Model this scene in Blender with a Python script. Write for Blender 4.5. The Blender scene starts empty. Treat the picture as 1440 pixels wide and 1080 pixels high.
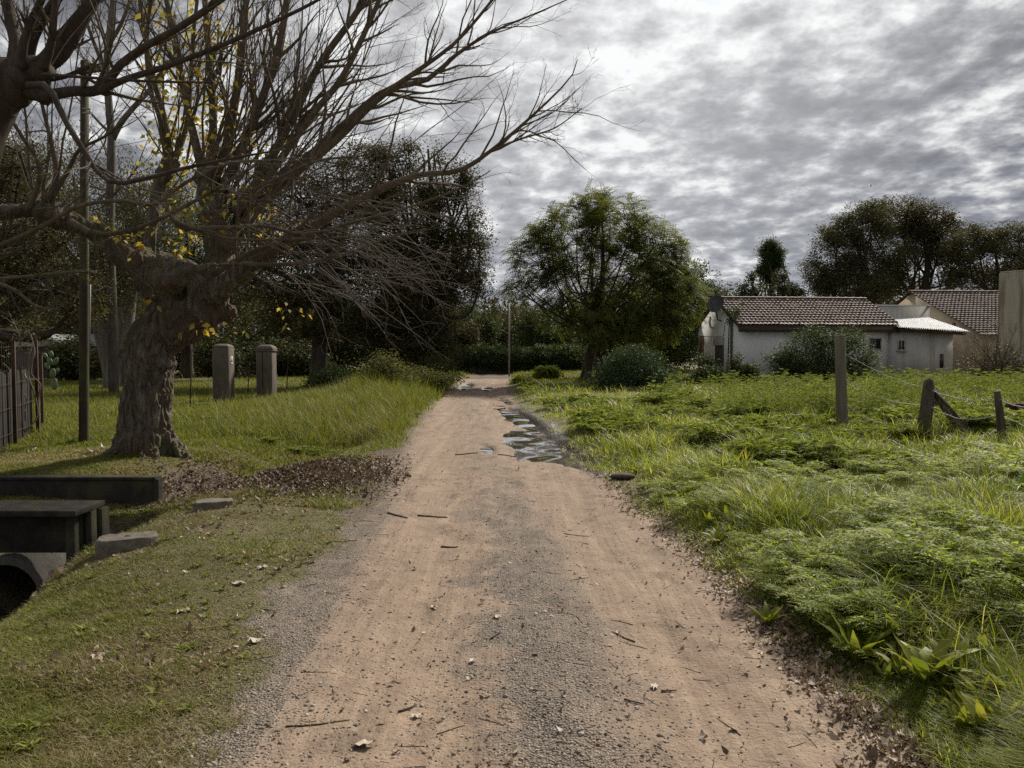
import bpy, math, random
import numpy as np
from mathutils import Vector
random.seed(7)
rng = np.random.default_rng(11)
S = bpy.context.scene
COL = S.collection
R = math.radians
PI = math.pi

# ------------------------------------------------------------------ camera
CAMZ, FPX, PITCH = 1.55, 1080.0, math.atan(45 / 1080)
def ray(px, py):
    cx, cy = (px - 720) / FPX, -(py - 540) / FPX
    c, s = math.cos(PITCH), math.sin(PITCH)
    return np.array([cx, c + cy * s, -s + cy * c])
def P(px, py, Y):
    d = ray(px, py)
    return np.array([0, 0, CAMZ]) + d * (Y / d[1])
def pxm(Y):            # metres per photo pixel at depth Y
    return Y / FPX
def G(px, py):         # point of the terrain seen at a photo pixel
    d = ray(px, py); pt_ = np.array([0, 0, CAMZ]) + d * _TT[:, None]
    return pt_[int(np.argmax(pt_[:, 2] <= H(pt_[:, 0], pt_[:, 1])))]
_TT = [2.0]
while _TT[-1] < 150: _TT.append(_TT[-1] + .01 + _TT[-1] * .0012)
_TT = np.array(_TT)

# ------------------------------------------------------------------ noise
def _h3(i, j, k, seed):
    n = (i.astype(np.int64) * 374761393 + j.astype(np.int64) * 668265263 + k.astype(np.int64) * 2147483647 + seed * 1274126177) & 0xffffffff
    n = ((n ^ (n >> 13)) * 1274126177) & 0xffffffff
    n = ((n ^ (n >> 16)) * 2246822519) & 0xffffffff
    return ((n ^ (n >> 15)) & 0xffff) / 65535.0
def vn3(x, y, z, seed=0):
    x, y, z = np.broadcast_arrays(np.asarray(x, float), np.asarray(y, float), np.asarray(z, float))
    i, j, k = np.floor(x), np.floor(y), np.floor(z)
    fx, fy, fz = x - i, y - j, z - k
    fx, fy, fz = [f * f * (3 - 2 * f) for f in (fx, fy, fz)]
    r = 0
    for a in (0, 1):
        for b in (0, 1):
            for c in (0, 1):
                w = (fx if a else 1 - fx) * (fy if b else 1 - fy) * (fz if c else 1 - fz)
                r = r + w * _h3(i + a, j + b, k + c, seed)
    return r
def vn2(x, y, seed=0):
    x, y = np.broadcast_arrays(np.asarray(x, float), np.asarray(y, float))
    i, j = np.floor(x), np.floor(y)
    fx, fy = x - i, y - j
    fx, fy = fx * fx * (3 - 2 * fx), fy * fy * (3 - 2 * fy)
    z = np.zeros_like(i)
    h = lambda a, b: _h3(i + a, j + b, z, seed)
    return (h(0, 0) * (1 - fx) + h(1, 0) * fx) * (1 - fy) + (h(0, 1) * (1 - fx) + h(1, 1) * fx) * fy
def fbm2(x, y, oct=4, seed=0):
    r, a, t = 0, 1.0, 0
    for o in range(oct):
        r = r + a * vn2(np.asarray(x) * 2 ** o + 17.3 * o, np.asarray(y) * 2 ** o + 5.1 * o, seed + o); t += a; a *= .5
    return r / t
def fbm3(x, y, z, oct=3, seed=0):
    r, a, t = 0, 1.0, 0
    for o in range(oct):
        r = r + a * vn3(x * 2 ** o + 3.3 * o, y * 2 ** o, z * 2 ** o, seed + o); t += a; a *= .5
    return r / t
def sst(a, b, x):
    t = np.clip((np.asarray(x, float) - a) / (b - a), 0, 1)
    return t * t * (3 - 2 * t)

# ------------------------------------------------------------------ mesh builder
class MB:
    def __init__(s): s.v, s.q, s.t, s.n = [], [], [], 0
    def add(s, V, Q=None, T=None):
        V = np.asarray(V, float).reshape(-1, 3)
        if Q is not None and len(Q): s.q.append(np.asarray(Q, np.int64).reshape(-1, 4) + s.n)
        if T is not None and len(T): s.t.append(np.asarray(T, np.int64).reshape(-1, 3) + s.n)
        s.v.append(V); s.n += len(V); return s
    def box(s, c, size, rz=0, tilt=None, taper=1.0):
        x, y, z = np.asarray(size, float) / 2
        V = np.array([[sx * x * (taper if sz > 0 else 1), sy * y * (taper if sz > 0 else 1), sz * z] for sz in (-1, 1) for sx, sy in ((-1, -1), (1, -1), (1, 1), (-1, 1))])
        if tilt is not None:
            from mathutils import Euler
            M = np.array(Euler(tilt).to_matrix()); V = V @ M.T
        ca, sa = math.cos(rz), math.sin(rz)
        V = V @ np.array([[ca, sa, 0], [-sa, ca, 0], [0, 0, 1]]) + np.asarray(c, float)
        return s.add(V, [[3, 2, 1, 0], [4, 5, 6, 7], [0, 1, 5, 4], [1, 2, 6, 5], [2, 3, 7, 6], [3, 0, 4, 7]])
    def tubes(s, L, Rr, sides=5, cap=True):
        """L (B,n,3) polylines, Rr (B,n) radii"""
        L = np.asarray(L, float); Rr = np.asarray(Rr, float)
        if L.ndim == 2: L = L[None]; Rr = Rr[None]
        B, n, _ = L.shape
        T = np.gradient(L, axis=1); T /= np.linalg.norm(T, axis=2, keepdims=True) + 1e-9
        ref = np.where(np.abs(T[:, :1, 2:3]) < .8, np.array([0, 0, 1.]), np.array([1., 0, 0]))
        ref = np.broadcast_to(ref, (B, 1, 3))
        N = np.empty_like(T); cur = ref[:, 0]
        for i in range(n):
            c = cur - T[:, i] * np.sum(cur * T[:, i], 1, keepdims=True)
            c /= np.linalg.norm(c, axis=1, keepdims=True) + 1e-9
            N[:, i] = c; cur = c
        Bn = np.cross(T, N)
        a = np.arange(sides) * 2 * PI / sides
        V = L[:, :, None] + Rr[:, :, None, None] * (N[:, :, None] * np.cos(a)[None, None, :, None] + Bn[:, :, None] * np.sin(a)[None, None, :, None])
        i, j = np.meshgrid(np.arange(n - 1), np.arange(sides), indexing='ij')
        q = np.stack([i * sides + j, i * sides + (j + 1) % sides, (i + 1) * sides + (j + 1) % sides, (i + 1) * sides + j], -1).reshape(-1, 4)
        Q = (q[None] + (np.arange(B) * n * sides)[:, None, None]).reshape(-1, 4)
        Tt = None
        if cap:
            k = np.arange(1, sides - 1)
            t = np.concatenate([np.stack([0 * k, k + 1, k], -1), (n - 1) * sides + np.stack([0 * k, k, k + 1], -1)])
            Tt = (t[None] + (np.arange(B) * n * sides)[:, None, None]).reshape(-1, 3)
        return s.add(V, Q, Tt)
    def lathe(s, prof, c, sides=20):
        L = np.array([[0, 0, z] for r, z in prof]); a = np.arange(sides) * 2 * PI / sides
        V = np.array([[c[0] + r * math.cos(t), c[1] + r * math.sin(t), c[2] + z] for r, z in prof for t in a]); n = len(prof)
        q = [[i * sides + j, i * sides + (j + 1) % sides, (i + 1) * sides + (j + 1) % sides, (i + 1) * sides + j] for i in range(n - 1) for j in range(sides)]
        return s.add(V, q)
    def poly(s, V):       # one planar polygon as a fan
        V = np.asarray(V, float); k = np.arange(1, len(V) - 1)
        return s.add(V, None, np.stack([0 * k, k, k + 1], -1))
    def prism(s, V, d):   # planar polygon extruded by vector d
        V = np.asarray(V, float); n = len(V); k = np.arange(1, n - 1); d = np.asarray(d, float)
        s.add(np.concatenate([V, V + d]), [[i, (i + 1) % n, n + (i + 1) % n, n + i] for i in range(n)],
              np.concatenate([np.stack([0 * k, k + 1, k], -1), n + np.stack([0 * k, k, k + 1], -1)]))
        return s
    def arrays(s):
        V = np.concatenate(s.v) if s.v else np.zeros((0, 3))
        return V
    def mesh(s, name, mat, off=(0, 0, 0), smooth=False, attrs=None):
        V = s.arrays() - np.asarray(off, float)
        me = bpy.data.meshes.new(name)
        me.vertices.add(len(V)); me.vertices.foreach_set('co', V.astype(np.float32).ravel())
        q = np.concatenate(s.q) if s.q else np.zeros((0, 4), np.int64)
        t = np.concatenate(s.t) if s.t else np.zeros((0, 3), np.int64)
        idx = np.concatenate([q.ravel(), t.ravel()]).astype(np.int32)
        st = np.concatenate([np.arange(len(q)) * 4, len(q) * 4 + np.arange(len(t)) * 3]).astype(np.int32)
        me.loops.add(len(idx)); me.loops.foreach_set('vertex_index', idx)
        me.polygons.add(len(st)); me.polygons.foreach_set('loop_start', st)
        if smooth: me.polygons.foreach_set('use_smooth', np.ones(len(st), bool))
        me.update(calc_edges=True)
        for k, a in (attrs or {}).items():
            at = me.attributes.new(k, 'FLOAT', 'POINT'); at.data.foreach_set('value', np.asarray(a, np.float32))
        if mat: me.materials.append(mat)
        return me
ORG = {}
def tag(o, label=None, cat=None, group=None, kind=None):
    if label: o['label'] = label
    if cat: o['category'] = cat
    if group: o['group'] = group
    if kind: o['kind'] = kind
    return o
def build(name, mb, mat, parent=None, org=(0, 0, 0), smooth=False, bevel=0, attrs=None):
    """a mesh in world coordinates; a child takes its parent's origin, a top-level object stands at org"""
    off = ORG[parent] if parent is not None else np.asarray(org, float)
    o = bpy.data.objects.new(name, mb.mesh(name, mat, off, smooth, attrs)); COL.objects.link(o)
    if parent is not None: o.parent = parent
    else: o.location = off
    ORG[o] = off
    if bevel:
        m = o.modifiers.new('Bevel', 'BEVEL'); m.width = bevel; m.segments = 2; m.limit_method = 'ANGLE'
    return o
def thing(name, label, cat, org, group=None):
    o = bpy.data.objects.new(name, None); COL.objects.link(o); o.location = org; o.empty_display_size = .2
    ORG[o] = np.asarray(org, float)
    return tag(o, label, cat, group)
def copy_thing(o, loc, rz=0, sc=1, label=None):
    def cp(a, par):
        c = a.copy(); COL.objects.link(c)
        if par: c.parent = par
        for ch in a.children: cp(ch, c)
        return c
    c = cp(o, None); c.location = loc; c.rotation_euler = (0, 0, rz); c.scale = (sc, sc, sc)
    if label: c['label'] = label
    return c

# ------------------------------------------------------------------ materials
def newmat(name):
    m = bpy.data.materials.new(name); m.use_nodes = True
    nt = m.node_tree; nt.nodes.clear()
    return m, nt
class NT:
    def __init__(s, nt): s.nt = nt
    def n(s, t, **kw):
        nd = s.nt.nodes.new(t)
        for k, v in kw.items(): setattr(nd, k, v)
        return nd
    def link(s, a, b): s.nt.links.new(a, b)
    def set(s, sock, v):
        if hasattr(v, 'is_linked'): s.link(v, sock)
        elif isinstance(v, (tuple, list)) and sock.type == 'RGBA' and len(v) == 3: sock.default_value = (*v, 1)
        else: sock.default_value = v
    def math(s, op, a, b=0.0, clamp=False):
        nd = s.n('ShaderNodeMath', operation=op, use_clamp=clamp); s.set(nd.inputs[0], a); s.set(nd.inputs[1], b); return nd.outputs[0]
    def mix(s, f, a, b, mode='MIX'):
        nd = s.n('ShaderNodeMix', data_type='RGBA', blend_type=mode); s.set(nd.inputs[0], f); s.set(nd.inputs[6], a); s.set(nd.inputs[7], b); return nd.outputs[2]
    def noise(s, vec, scale, detail=4, rough=.55, dist=0.0):
        nd = s.n('ShaderNodeTexNoise'); s.set(nd.inputs['Scale'], scale); nd.inputs['Detail'].default_value = detail
        nd.inputs['Roughness'].default_value = rough; nd.inputs['Distortion'].default_value = dist
        if vec is not None: s.link(vec, nd.inputs['Vector'])
        return nd.outputs[0]
    def vor(s, vec, scale, feature='F1'):
        nd = s.n('ShaderNodeTexVoronoi', feature=feature); nd.inputs['Scale'].default_value = scale
        if vec is not None: s.link(vec, nd.inputs['Vector'])
        return nd
    def ramp(s, fac, stops):
        nd = s.n('ShaderNodeValToRGB'); e = nd.color_ramp.elements
        while len(e) < len(stops): e.new(.5)
        for a, (p, c) in zip(e, stops):
            a.position = p; a.color = (*c, 1) if isinstance(c, (tuple, list)) else (c, c, c, 1)
        s.link(fac, nd.inputs[0]); return nd.outputs[0]
    def mapr(s, v, a, b, c=0.0, d=1.0, smooth=False):
        nd = s.n('ShaderNodeMapRange'); nd.interpolation_type = 'SMOOTHSTEP' if smooth else 'LINEAR'
        s.set(nd.inputs[0], v)
        for i, x in enumerate((a, b, c, d)): nd.inputs[1 + i].default_value = x
        return nd.outputs[0]
    def attr(s, name):
        nd = s.n('ShaderNodeAttribute'); nd.attribute_name = name; return nd.outputs['Fac']
    def pos(s, scale=(1, 1, 1)):
        g = s.n('ShaderNodeNewGeometry')
        if scale == (1, 1, 1): return g.outputs['Position']
        m = s.n('ShaderNodeMapping'); m.inputs['Scale'].default_value = scale; s.link(g.outputs['Position'], m.inputs['Vector']); return m.outputs[0]
    def obj(s, scale=(1, 1, 1)):
        g = s.n('ShaderNodeTexCoord'); m = s.n('ShaderNodeMapping'); m.inputs['Scale'].default_value = scale
        s.link(g.outputs['Object'], m.inputs['Vector']); return m.outputs[0]
    def bump(s, h, strength=.5, dist=.02, normal=None):
        nd = s.n('ShaderNodeBump'); nd.inputs['Strength'].default_value = strength; nd.inputs['Distance'].default_value = dist
        s.link(h, nd.inputs['Height'])
        if normal is not None: s.link(normal, nd.inputs['Normal'])
        return nd.outputs[0]
    def out(s, shader):
        o = s.n('ShaderNodeOutputMaterial'); s.link(shader, o.inputs['Surface'])
    def bsdf(s, col, rough=.8, normal=None, spec=.3, metal=0.0, **kw):
        b = s.n('ShaderNodeBsdfPrincipled'); s.set(b.inputs['Base Color'], col); s.set(b.inputs['Roughness'], rough)
        s.set(b.inputs['Specular IOR Level'], spec); s.set(b.inputs['Metallic'], metal)
        if normal is not None: s.link(normal, b.inputs['Normal'])
        for k, v in kw.items(): s.set(b.inputs[k], v)
        return b.outputs[0]

def mat_leaf(name, cols, trans=.3, rough=.5, spec=.3, patch=None, patch_scale=.6, tcol=1.25):
    """cols: ramp of colours, one picked per leaf; patch: second ramp mixed in by a noise over the place"""
    m, nt = newmat(name); N = NT(nt)
    g = N.n('ShaderNodeNewGeometry'); r = g.outputs['Random Per Island']
    k = len(cols)
    c = N.ramp(r, [(i / max(1, k - 1), cc) for i, cc in enumerate(cols)])
    if patch:
        kk = len(patch)
        c2 = N.ramp(r, [(i / max(1, kk - 1), cc) for i, cc in enumerate(patch)])
        f = N.mapr(N.noise(N.pos(), patch_scale, 3), .45, .62, smooth=True)
        c = N.mix(f, c, c2)
    b = N.bsdf(c, rough, spec=spec)
    t = N.n('ShaderNodeBsdfTranslucent'); N.link(N.mix(1.0, c, (tcol, tcol, tcol * .55), 'MULTIPLY'), t.inputs[0])
    mx = N.n('ShaderNodeMixShader'); mx.inputs[0].default_value = trans
    N.link(b, mx.inputs[1]); N.link(t.outputs[0], mx.inputs[2]); N.out(mx.outputs[0])
    return m
def mat_bark(name, c1, c2, scale=8, stretch=.22, bump=.8, moss=None, dist=.03, hue=None):
    m, nt = newmat(name); N = NT(nt)
    v = N.obj((1, 1, stretch))
    a = N.noise(v, scale, 6, .65, .6); b = N.noise(N.obj(), scale * 6, 4)
    c = N.mix(N.mapr(a, .35, .68), c1, c2)
    c = N.mix(N.math('MULTIPLY', b, .4), c, tuple(x * .5 for x in c1))
    if hue: c = N.mix(N.mapr(N.noise(N.obj(), 1.3, 3), .45, .6, smooth=True), c, hue)
    if moss: c = N.mix(N.math('MULTIPLY', N.mapr(N.noise(N.obj(), 3, 5), .5, .68), .8), c, moss)
    h = N.math('ADD', a, N.math('MULTIPLY', b, .25))
    N.out(N.bsdf(c, .9, N.bump(h, bump, dist), .2))
    return m
def mat_rough(name, c1, c2, scale=3, rough=.85, bump=.3, stain=None, streak=(1, 1, 1), spec=.3, dist=.01, fine=60, smin=.5, smax=.7):
    m, nt = newmat(name); N = NT(nt)
    a = N.noise(N.obj(streak), scale, 6, .65); f = N.noise(N.obj(), fine, 3)
    c = N.mix(N.mapr(a, .35, .65), c1, c2)
    c = N.mix(N.math('MULTIPLY', f, .35), c, tuple(x * .6 for x in c1))
    if stain: c = N.mix(N.math('MULTIPLY', N.mapr(N.noise(N.obj((streak[0], streak[1], streak[2] * .6)), scale * .7, 8, .7, .5), smin, smax, smooth=True), .85), c, stain)
    N.out(N.bsdf(c, rough, N.bump(N.math('ADD', N.math('MULTIPLY', a, .6), N.math('MULTIPLY', f, .4)), bump, dist), spec))
    return m
# ------------------------------------------------------------------ terrain
_Y = [-20, 2.9, 4.1, 5.5, 6.6, 8.2, 10.8, 15.9, 22.3, 30.4, 37.2, 42, 60]
_XL = [-1.0, -1.03, -1.07, -1.17, -1.18, -1.27, -1.55, -1.92, -2.27, -2.48, -2.69, -2.72, -2.72]
_XR = [1.5, 1.47, 1.41, 1.35, 1.25, 1.13, .95, .59, .04, -.34, -.28, -.16, -.1]
def XL(y): return np.interp(y, _Y, _XL)
def XR(y): return np.interp(y, _Y, _XR)
PUD = [  # centre x, y, half length along the road, half width, bearing, depth
    (.50, 13.0, 2.4, .52, .19, .15), (.88, 11.2, 1.1, .28, .32, .12), (.13, 18.6, 3.8, .27, .10, .14), (-.42, 12.4, .5, .10, .1, .09),
    (-2.15, 36.5, 4.0, .34, .03, .13), (-1.1, 33.5, 2.2, .26, .02, .11), (-.2, 24.5, 1.6, .14, .1, .10)]
def basin(x, y):
    d = 0
    for cx, cy, a, b, t, dep in PUD:
        dx, dy = x - cx, y - cy
        l = dx * -math.sin(t) + dy * math.cos(t); w = dx * math.cos(t) + dy * math.sin(t)
        r = np.sqrt((l / a) ** 2 + (w / b) ** 2) * (.66 + .7 * fbm2(x * 2.6 + cx * 7, y * 1.5, 4, 13))
        d = np.maximum(d, dep * (1 - sst(.35, 1.35, r)))
    return d
def ditch_x(y): return np.interp(y, [-20, 4, 6.3, 9, 11, 13, 16, 25], [-4.05, -4.05, -4.12, -4.0, -3.6, -3.25, -3.1, -3.3])
def ditch_d(y): return np.interp(y, [-20, 3, 7.6, 7.7, 8.1, 8.24, 10, 13, 18, 22], [.62, .75, .78, .07, .07, .42, .34, .26, .12, 0])
def H(x, y):
    x = np.asarray(x, float); y = np.asarray(y, float)
    xl, xr = XL(y), XR(y); w = xr - xl; u = (x - xl) / w
    dL, dR = xl - x, x - xr
    inside = sst(-.15, .15, -np.maximum(dL, dR))
    z = -.030 * inside * sst(.6, .74, fbm2(x * 1.3, y * .7, 3, 44)) - .036 * inside * (np.exp(-.5 * ((u - .25) / .09) ** 2) + np.exp(-.5 * ((u - .76) / .09) ** 2))
    cr = sst(40.5, 41.5, y) * (1 - sst(45, 46.5, y))
    z = z + (1 - cr) * (.10 * sst(0, .8, dR) + .22 * sst(1.5, 13, dR) + .14 * sst(0, .8, dL) * sst(12.5, 18, y))
    z = z - ditch_d(y) * np.exp(-.5 * ((x - ditch_x(y)) / np.where(x > ditch_x(y), np.interp(y, [5, 6.2, 8.2, 9], [.5, .27, .27, .5]), .45)) ** 2)
    z = z + .16 * np.exp(-.5 * (((x + 5.15) / 1.0) ** 2 + ((y - 10.9) / 1.0) ** 2))
    z = z + .09 * np.exp(-.5 * (((x + 2.65) / .62) ** 2 + ((y - 9.5) / .8) ** 2))
    z = z + .05 * np.exp(-.5 * ((dR - .12) / .1) ** 2) * sst(8, 10, y) * (1 - sst(17, 21, y))
    off = sst(0, .6, np.maximum(dL, dR))
    z = z + (fbm2(x * .8, y * .8, 3, 3) - .5) * (.03 + .14 * off) + (fbm2(x * 4.5, y * 4.5, 3, 9) - .5) * (.022 + .02 * off)
    z = z - basin(x, y)
    return z
def veg(x, y):
    """how much grass grows: 0 bare .. 1 dense"""
    xl, xr = XL(y), XR(y); dL, dR = xl - x, x - xr
    n = fbm2(x * 1.1, y * 1.1, 4, 21) - .5; n2 = fbm2(x * 5, y * 5, 3, 33) - .5
    lo = np.interp(y, [2, 4, 6.4, 7.6, 12, 16], [.34, .32, .30, .28, .2, .05])
    vl = sst(lo - .12, lo + .55, dL + n * 1.1 + n2 * .35)
    vr = sst(.02, .34, dR + n * .4 + n2 * .25)
    v = np.maximum(vl, vr)
    pile = np.exp(-.5 * (((x + 2.65) / .75) ** 2 + ((y - 9.35) / .85) ** 2)) + np.exp(-.5 * (((x + 3.9) / .5) ** 2 + ((y - 9.6) / 1.2) ** 2))
    v = v * (1 - sst(.35, .75, pile + n * .6))
    v = v * (1 - sst(.25, .7, np.exp(-.5 * ((x - ditch_x(y)) / .5) ** 2) * (y < 6.5) + n * .2))
    bare = np.exp(-.5 * (((x - 5.9) / 1.2) ** 2 + ((y - 15.3) / .8) ** 2))
    v = v * (1 - .75 * sst(.3, .8, bare + n * .6))
    cr = (1 - sst(1.1, 1.7, np.abs(y - 43.3) + n * .6))
    return np.clip(v * (1 - cr), 0, 1)
def grow_axis(lo, hi, fine0, fine1, step, g, c=0.0):
    a = list(np.arange(fine0, fine1 + 1e-6, step)); s = step
    while a[-1] < hi: s = min(s * g, 14); a.append(a[-1] + s)
    s = step; b = [a[0]]
    while b[-1] > lo: s = min(s * g, 14); b.append(b[-1] - s)
    return np.array(b[:0:-1] + a)
xs = grow_axis(-330, 330, -4.6, 2.6, .045, 1.045)
ys = [-30.0]
while ys[-1] < 420:
    y = ys[-1]; ys.append(y + (max(.05, .0065 * y) if y > 1.5 else max(.05, (1.5 - y) * .12)))
ys = np.array(ys)
GX, GY = np.meshgrid(xs, ys)
GZ = H(GX, GY)
nx, ny = len(xs), len(ys)
xl, xr = XL(GY), XR(GY)
sd = np.maximum(xl - GX, GX - xr)
sdc = np.where(GY > 39, np.abs(GY - 43.3) - 1.3, 9.0)
sdm = np.where(GY > 44, 9.0, sd)
sda = np.minimum(sdm, sdc)
uu = np.where(GY < 41.5, (GX - xl) / (xr - xl), .3)
left = np.where((GX < xl), 1.0, 0.0) * (1 - sst(6.2, 8.2, GY))
mud = np.clip(np.maximum(sst(.012, .06, basin(GX, GY)), np.exp(-.5 * ((GX - xr - .1) / .16) ** 2) * sst(8, 10.5, GY) * (1 - sst(19, 25, GY)) * .9), 0, 1)
mud = np.maximum(mud, np.exp(-.5 * ((GX - ditch_x(GY)) / .4) ** 2) * (GY < 6.5))
VG = veg(GX, GY)
vid = np.arange(nx * ny).reshape(ny, nx)
quads = np.stack([vid[:-1, :-1], vid[:-1, 1:], vid[1:, 1:], vid[1:, :-1]], -1).reshape(-1, 4)
qc = (sda[:-1, :-1] + sda[1:, 1:]).reshape(-1) / 2
verts = np.stack([GX, GY, GZ], -1).reshape(-1, 3)
att = dict(sd=np.clip(sda, -5, 9).ravel(), lu=np.clip(uu, -3, 4).ravel(), veg=VG.ravel(), mud=mud.ravel(), marg=left.ravel())

m_earth, nt = newmat('earth'); N = NT(nt)
p = N.pos()
sdn, lu, vg, md, mg = N.attr('sd'), N.attr('lu'), N.attr('veg'), N.attr('mud'), N.attr('marg')
big = N.noise(p, .9, 5, .6); med = N.noise(p, 5, 6, .65); fin = N.noise(p, 55, 4, .6)
strk = N.noise(N.pos((7, .45, 1)), 1.0, 6, .65, .4)
rutn = N.noise(N.pos((26, .35, 1)), 1.0, 4, .6, .25)
dirt = N.mix(N.mapr(strk, .3, .7), (.186, .132, .094), (.308, .228, .165))
dirt = N.mix(N.math('MULTIPLY', N.mapr(med, .42, .7), .6), dirt, (.145, .104, .076))
dirt = N.mix(N.math('MULTIPLY', N.mapr(big, .5, .68), .45), dirt, (.25, .19, .138))
v1 = N.vor(p, 85); v2 = N.vor(p, 38)
sep = N.n('ShaderNodeSeparateColor'); N.link(v1.outputs['Color'], sep.inputs[0])
stone = N.ramp(sep.outputs[0], [(0, (.10, .087, .073)), (.35, (.19, .166, .139)), (.7, (.265, .232, .196)), (.92, (.36, .32, .275)), (1, (.46, .42, .37))])
gravel = N.mix(N.mapr(v1.outputs['Distance'], .25, .62), stone, (.098, .081, .066))
gravel = N.mix(N.math('MULTIPLY', N.mapr(fin, .45, .6), .4), gravel, (.22, .178, .14))
dirt = N.mix(N.math('MULTIPLY', N.mapr(rutn, .52, .68), N.mapr(big, .42, .62, .02, .34)), dirt, (.135, .098, .072))
# centre strip of loose gravel, and the gravel margin to the left
wob = N.math('ADD', lu, N.math('MULTIPLY', N.math('SUBTRACT', big, .5), .5))
wob = N.math('ADD', wob, N.math('MULTIPLY', N.math('SUBTRACT', med, .5), .3))
cen = N.math('SUBTRACT', 1.0, N.mapr(N.math('ABSOLUTE', N.math('SUBTRACT', wob, .50)), .04, .20, smooth=True))
farf = N.n('ShaderNodeSeparateXYZ'); N.link(p, farf.inputs[0])
cen = N.math('MULTIPLY', cen, N.mapr(farf.outputs[1], 5.5, 11, 1, .3))
lef = N.math('SUBTRACT', 1.0, N.mapr(wob, -.02, .12, smooth=True))
lef = N.math('MULTIPLY', lef, N.mapr(N.math('ADD', mg, N.math('MULTIPLY', N.math('SUBTRACT', lu, 0.0), -1.2)), -.12, .1))
gf = N.math('MULTIPLY', N.math('MAXIMUM', cen, lef), N.mapr(med, .3, .55, .4, .95))
# single stones bedded in the dirt
spk = N.math('MULTIPLY', N.mapr(sep.outputs[1], .80, .84), N.math('SUBTRACT', 1.0, N.mapr(v1.outputs['Distance'], .3, .42)))
dirt = N.mix(N.math('MULTIPLY', spk, .4), dirt, stone)
col = N.mix(gf, dirt, gravel)
drk = N.math('MULTIPLY', N.mapr(N.noise(N.pos((1.6, .8, 1)), 1.5, 9, .72), .53, .66, smooth=True), .62)
col = N.mix(drk, col, (.085, .062, .046))
soil = N.mix(N.mapr(med, .35, .65), (.085, .070, .036), (.165, .135, .075))
soil = N.mix(N.math('MULTIPLY', N.mapr(fin, .45, .6), .5), soil, (.10, .115, .03))
vgm = N.mapr(N.math('ADD', vg, N.math('MULTIPLY', N.math('SUBTRACT', med, .5), .5)), .05, .5, smooth=True)
col = N.mix(vgm, col, soil)
# beyond the road edge bare places are trodden earth with litter
offr = N.mapr(N.math('ADD', sdn, N.math('MULTIPLY', N.math('SUBTRACT', med, .5), .4)), .0, .25, smooth=True)
offr = N.math('MULTIPLY', offr, N.math('SUBTRACT', 1.0, mg))
lit = N.mix(N.mapr(fin, .35, .65), (.07, .05, .036), (.16, .12, .085))
col = N.mix(N.math('MULTIPLY', offr, N.math('SUBTRACT', 1.0, vgm)), col, lit)
mdm = N.mapr(N.math('ADD', md, N.math('MULTIPLY', N.math('SUBTRACT', med, .5), .5)), .2, .7, smooth=True)
col = N.mix(mdm, col, (.048, .037, .028))
rgh = N.mapr(mdm, 0, 1, .93, .42)
hgt = N.math('ADD', N.math('MULTIPLY', N.math('SUBTRACT', .6, v1.outputs['Distance']), N.math('MULTIPLY', gf, .8)), N.math('ADD', N.math('MULTIPLY', fin, .5), N.math('MULTIPLY', strk, .9)))
hgt = N.math('ADD', hgt, N.math('MULTIPLY', med, 1.4))
hgt = N.math('ADD', hgt, N.math('ADD', N.math('MULTIPLY', spk, .3), N.math('MULTIPLY', N.math('MULTIPLY', rutn, N.mapr(big, .40, .62, .1, 1)), .55)))
N.out(N.bsdf(col, rgh, N.bump(hgt, .9, .022), .25))

def sub_mesh(name, sel):
    q = quads[sel]; ids, inv = np.unique(q, return_inverse=True)
    mb = MB(); mb.add(verts[ids], inv.reshape(-1, 4))
    return build(name, mb, m_earth, smooth=True, attrs={k: a[ids] for k, a in att.items()})
tag(sub_mesh('ground', qc >= .02), kind='structure')
tag(sub_mesh('dirt_road', qc < .02), kind='structure')

# water standing in the ruts
m_water, nt = newmat('puddle_water'); N = NT(nt)
nz = N.noise(N.pos((1.5, .75, 1)), 1.0, 1, .3)
bw = N.bump(nz, 1.0, .085)
N.out(N.bsdf((.17, .145, .12), .03, bw, .5, IOR=2.2, **{'Coat Weight': 1.0, 'Coat IOR': 2.2, 'Coat Roughness': .03, 'Coat Normal': bw}))
def pool(group):
    """one level sheet of water over a group of joined basins; the ground decides the shoreline"""
    x0 = min(g[0] - 1.8 * max(g[3], g[2] * abs(math.sin(g[4])) + g[3]) for g in group); x1 = max(g[0] + 1.8 * (g[2] * abs(math.sin(g[4])) + g[3]) for g in group)
    y0 = min(g[1] - 1.7 * g[2] for g in group); y1 = max(g[1] + 1.7 * g[2] for g in group)
    X, Yy = np.meshgrid(np.arange(x0, x1, .04), np.arange(y0, y1, .05), indexing='ij'); in_ = np.zeros(X.shape, bool); lev = []
    for cx, cy, a, b, t, dep in group:
        l = (X - cx) * -math.sin(t) + (Yy - cy) * math.cos(t); w = (X - cx) * math.cos(t) + (Yy - cy) * math.sin(t)
        in_ |= (l / (1.5 * a)) ** 2 + (w / (1.6 * b)) ** 2 <= 1
        lev.append(float(np.mean(H(cx + np.linspace(-.1, .1, 5) * b, cy + np.linspace(-.5, .5, 5) * a))) + dep * .5)
    lev = float(np.mean(lev)); k_ = np.arange(X.size).reshape(X.shape); in_ = in_.ravel(); mb = MB()
    q = np.stack([k_[:-1, :-1], k_[1:, :-1], k_[1:, 1:], k_[:-1, 1:]], -1).reshape(-1, 4); q = q[in_[q].all(1)]; ids, inv = np.unique(q, return_inverse=True)
    V = np.stack([X, Yy, 0 * X + lev], -1).reshape(-1, 3)[ids]; mb.add(V, inv.reshape(-1, 4))
    tag(build('puddle', mb, m_water, org=(group[0][0], group[0][1], lev), smooth=True), kind='structure')
pool(PUD[:3])
for g_ in PUD[3:]: pool([g_])

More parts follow.
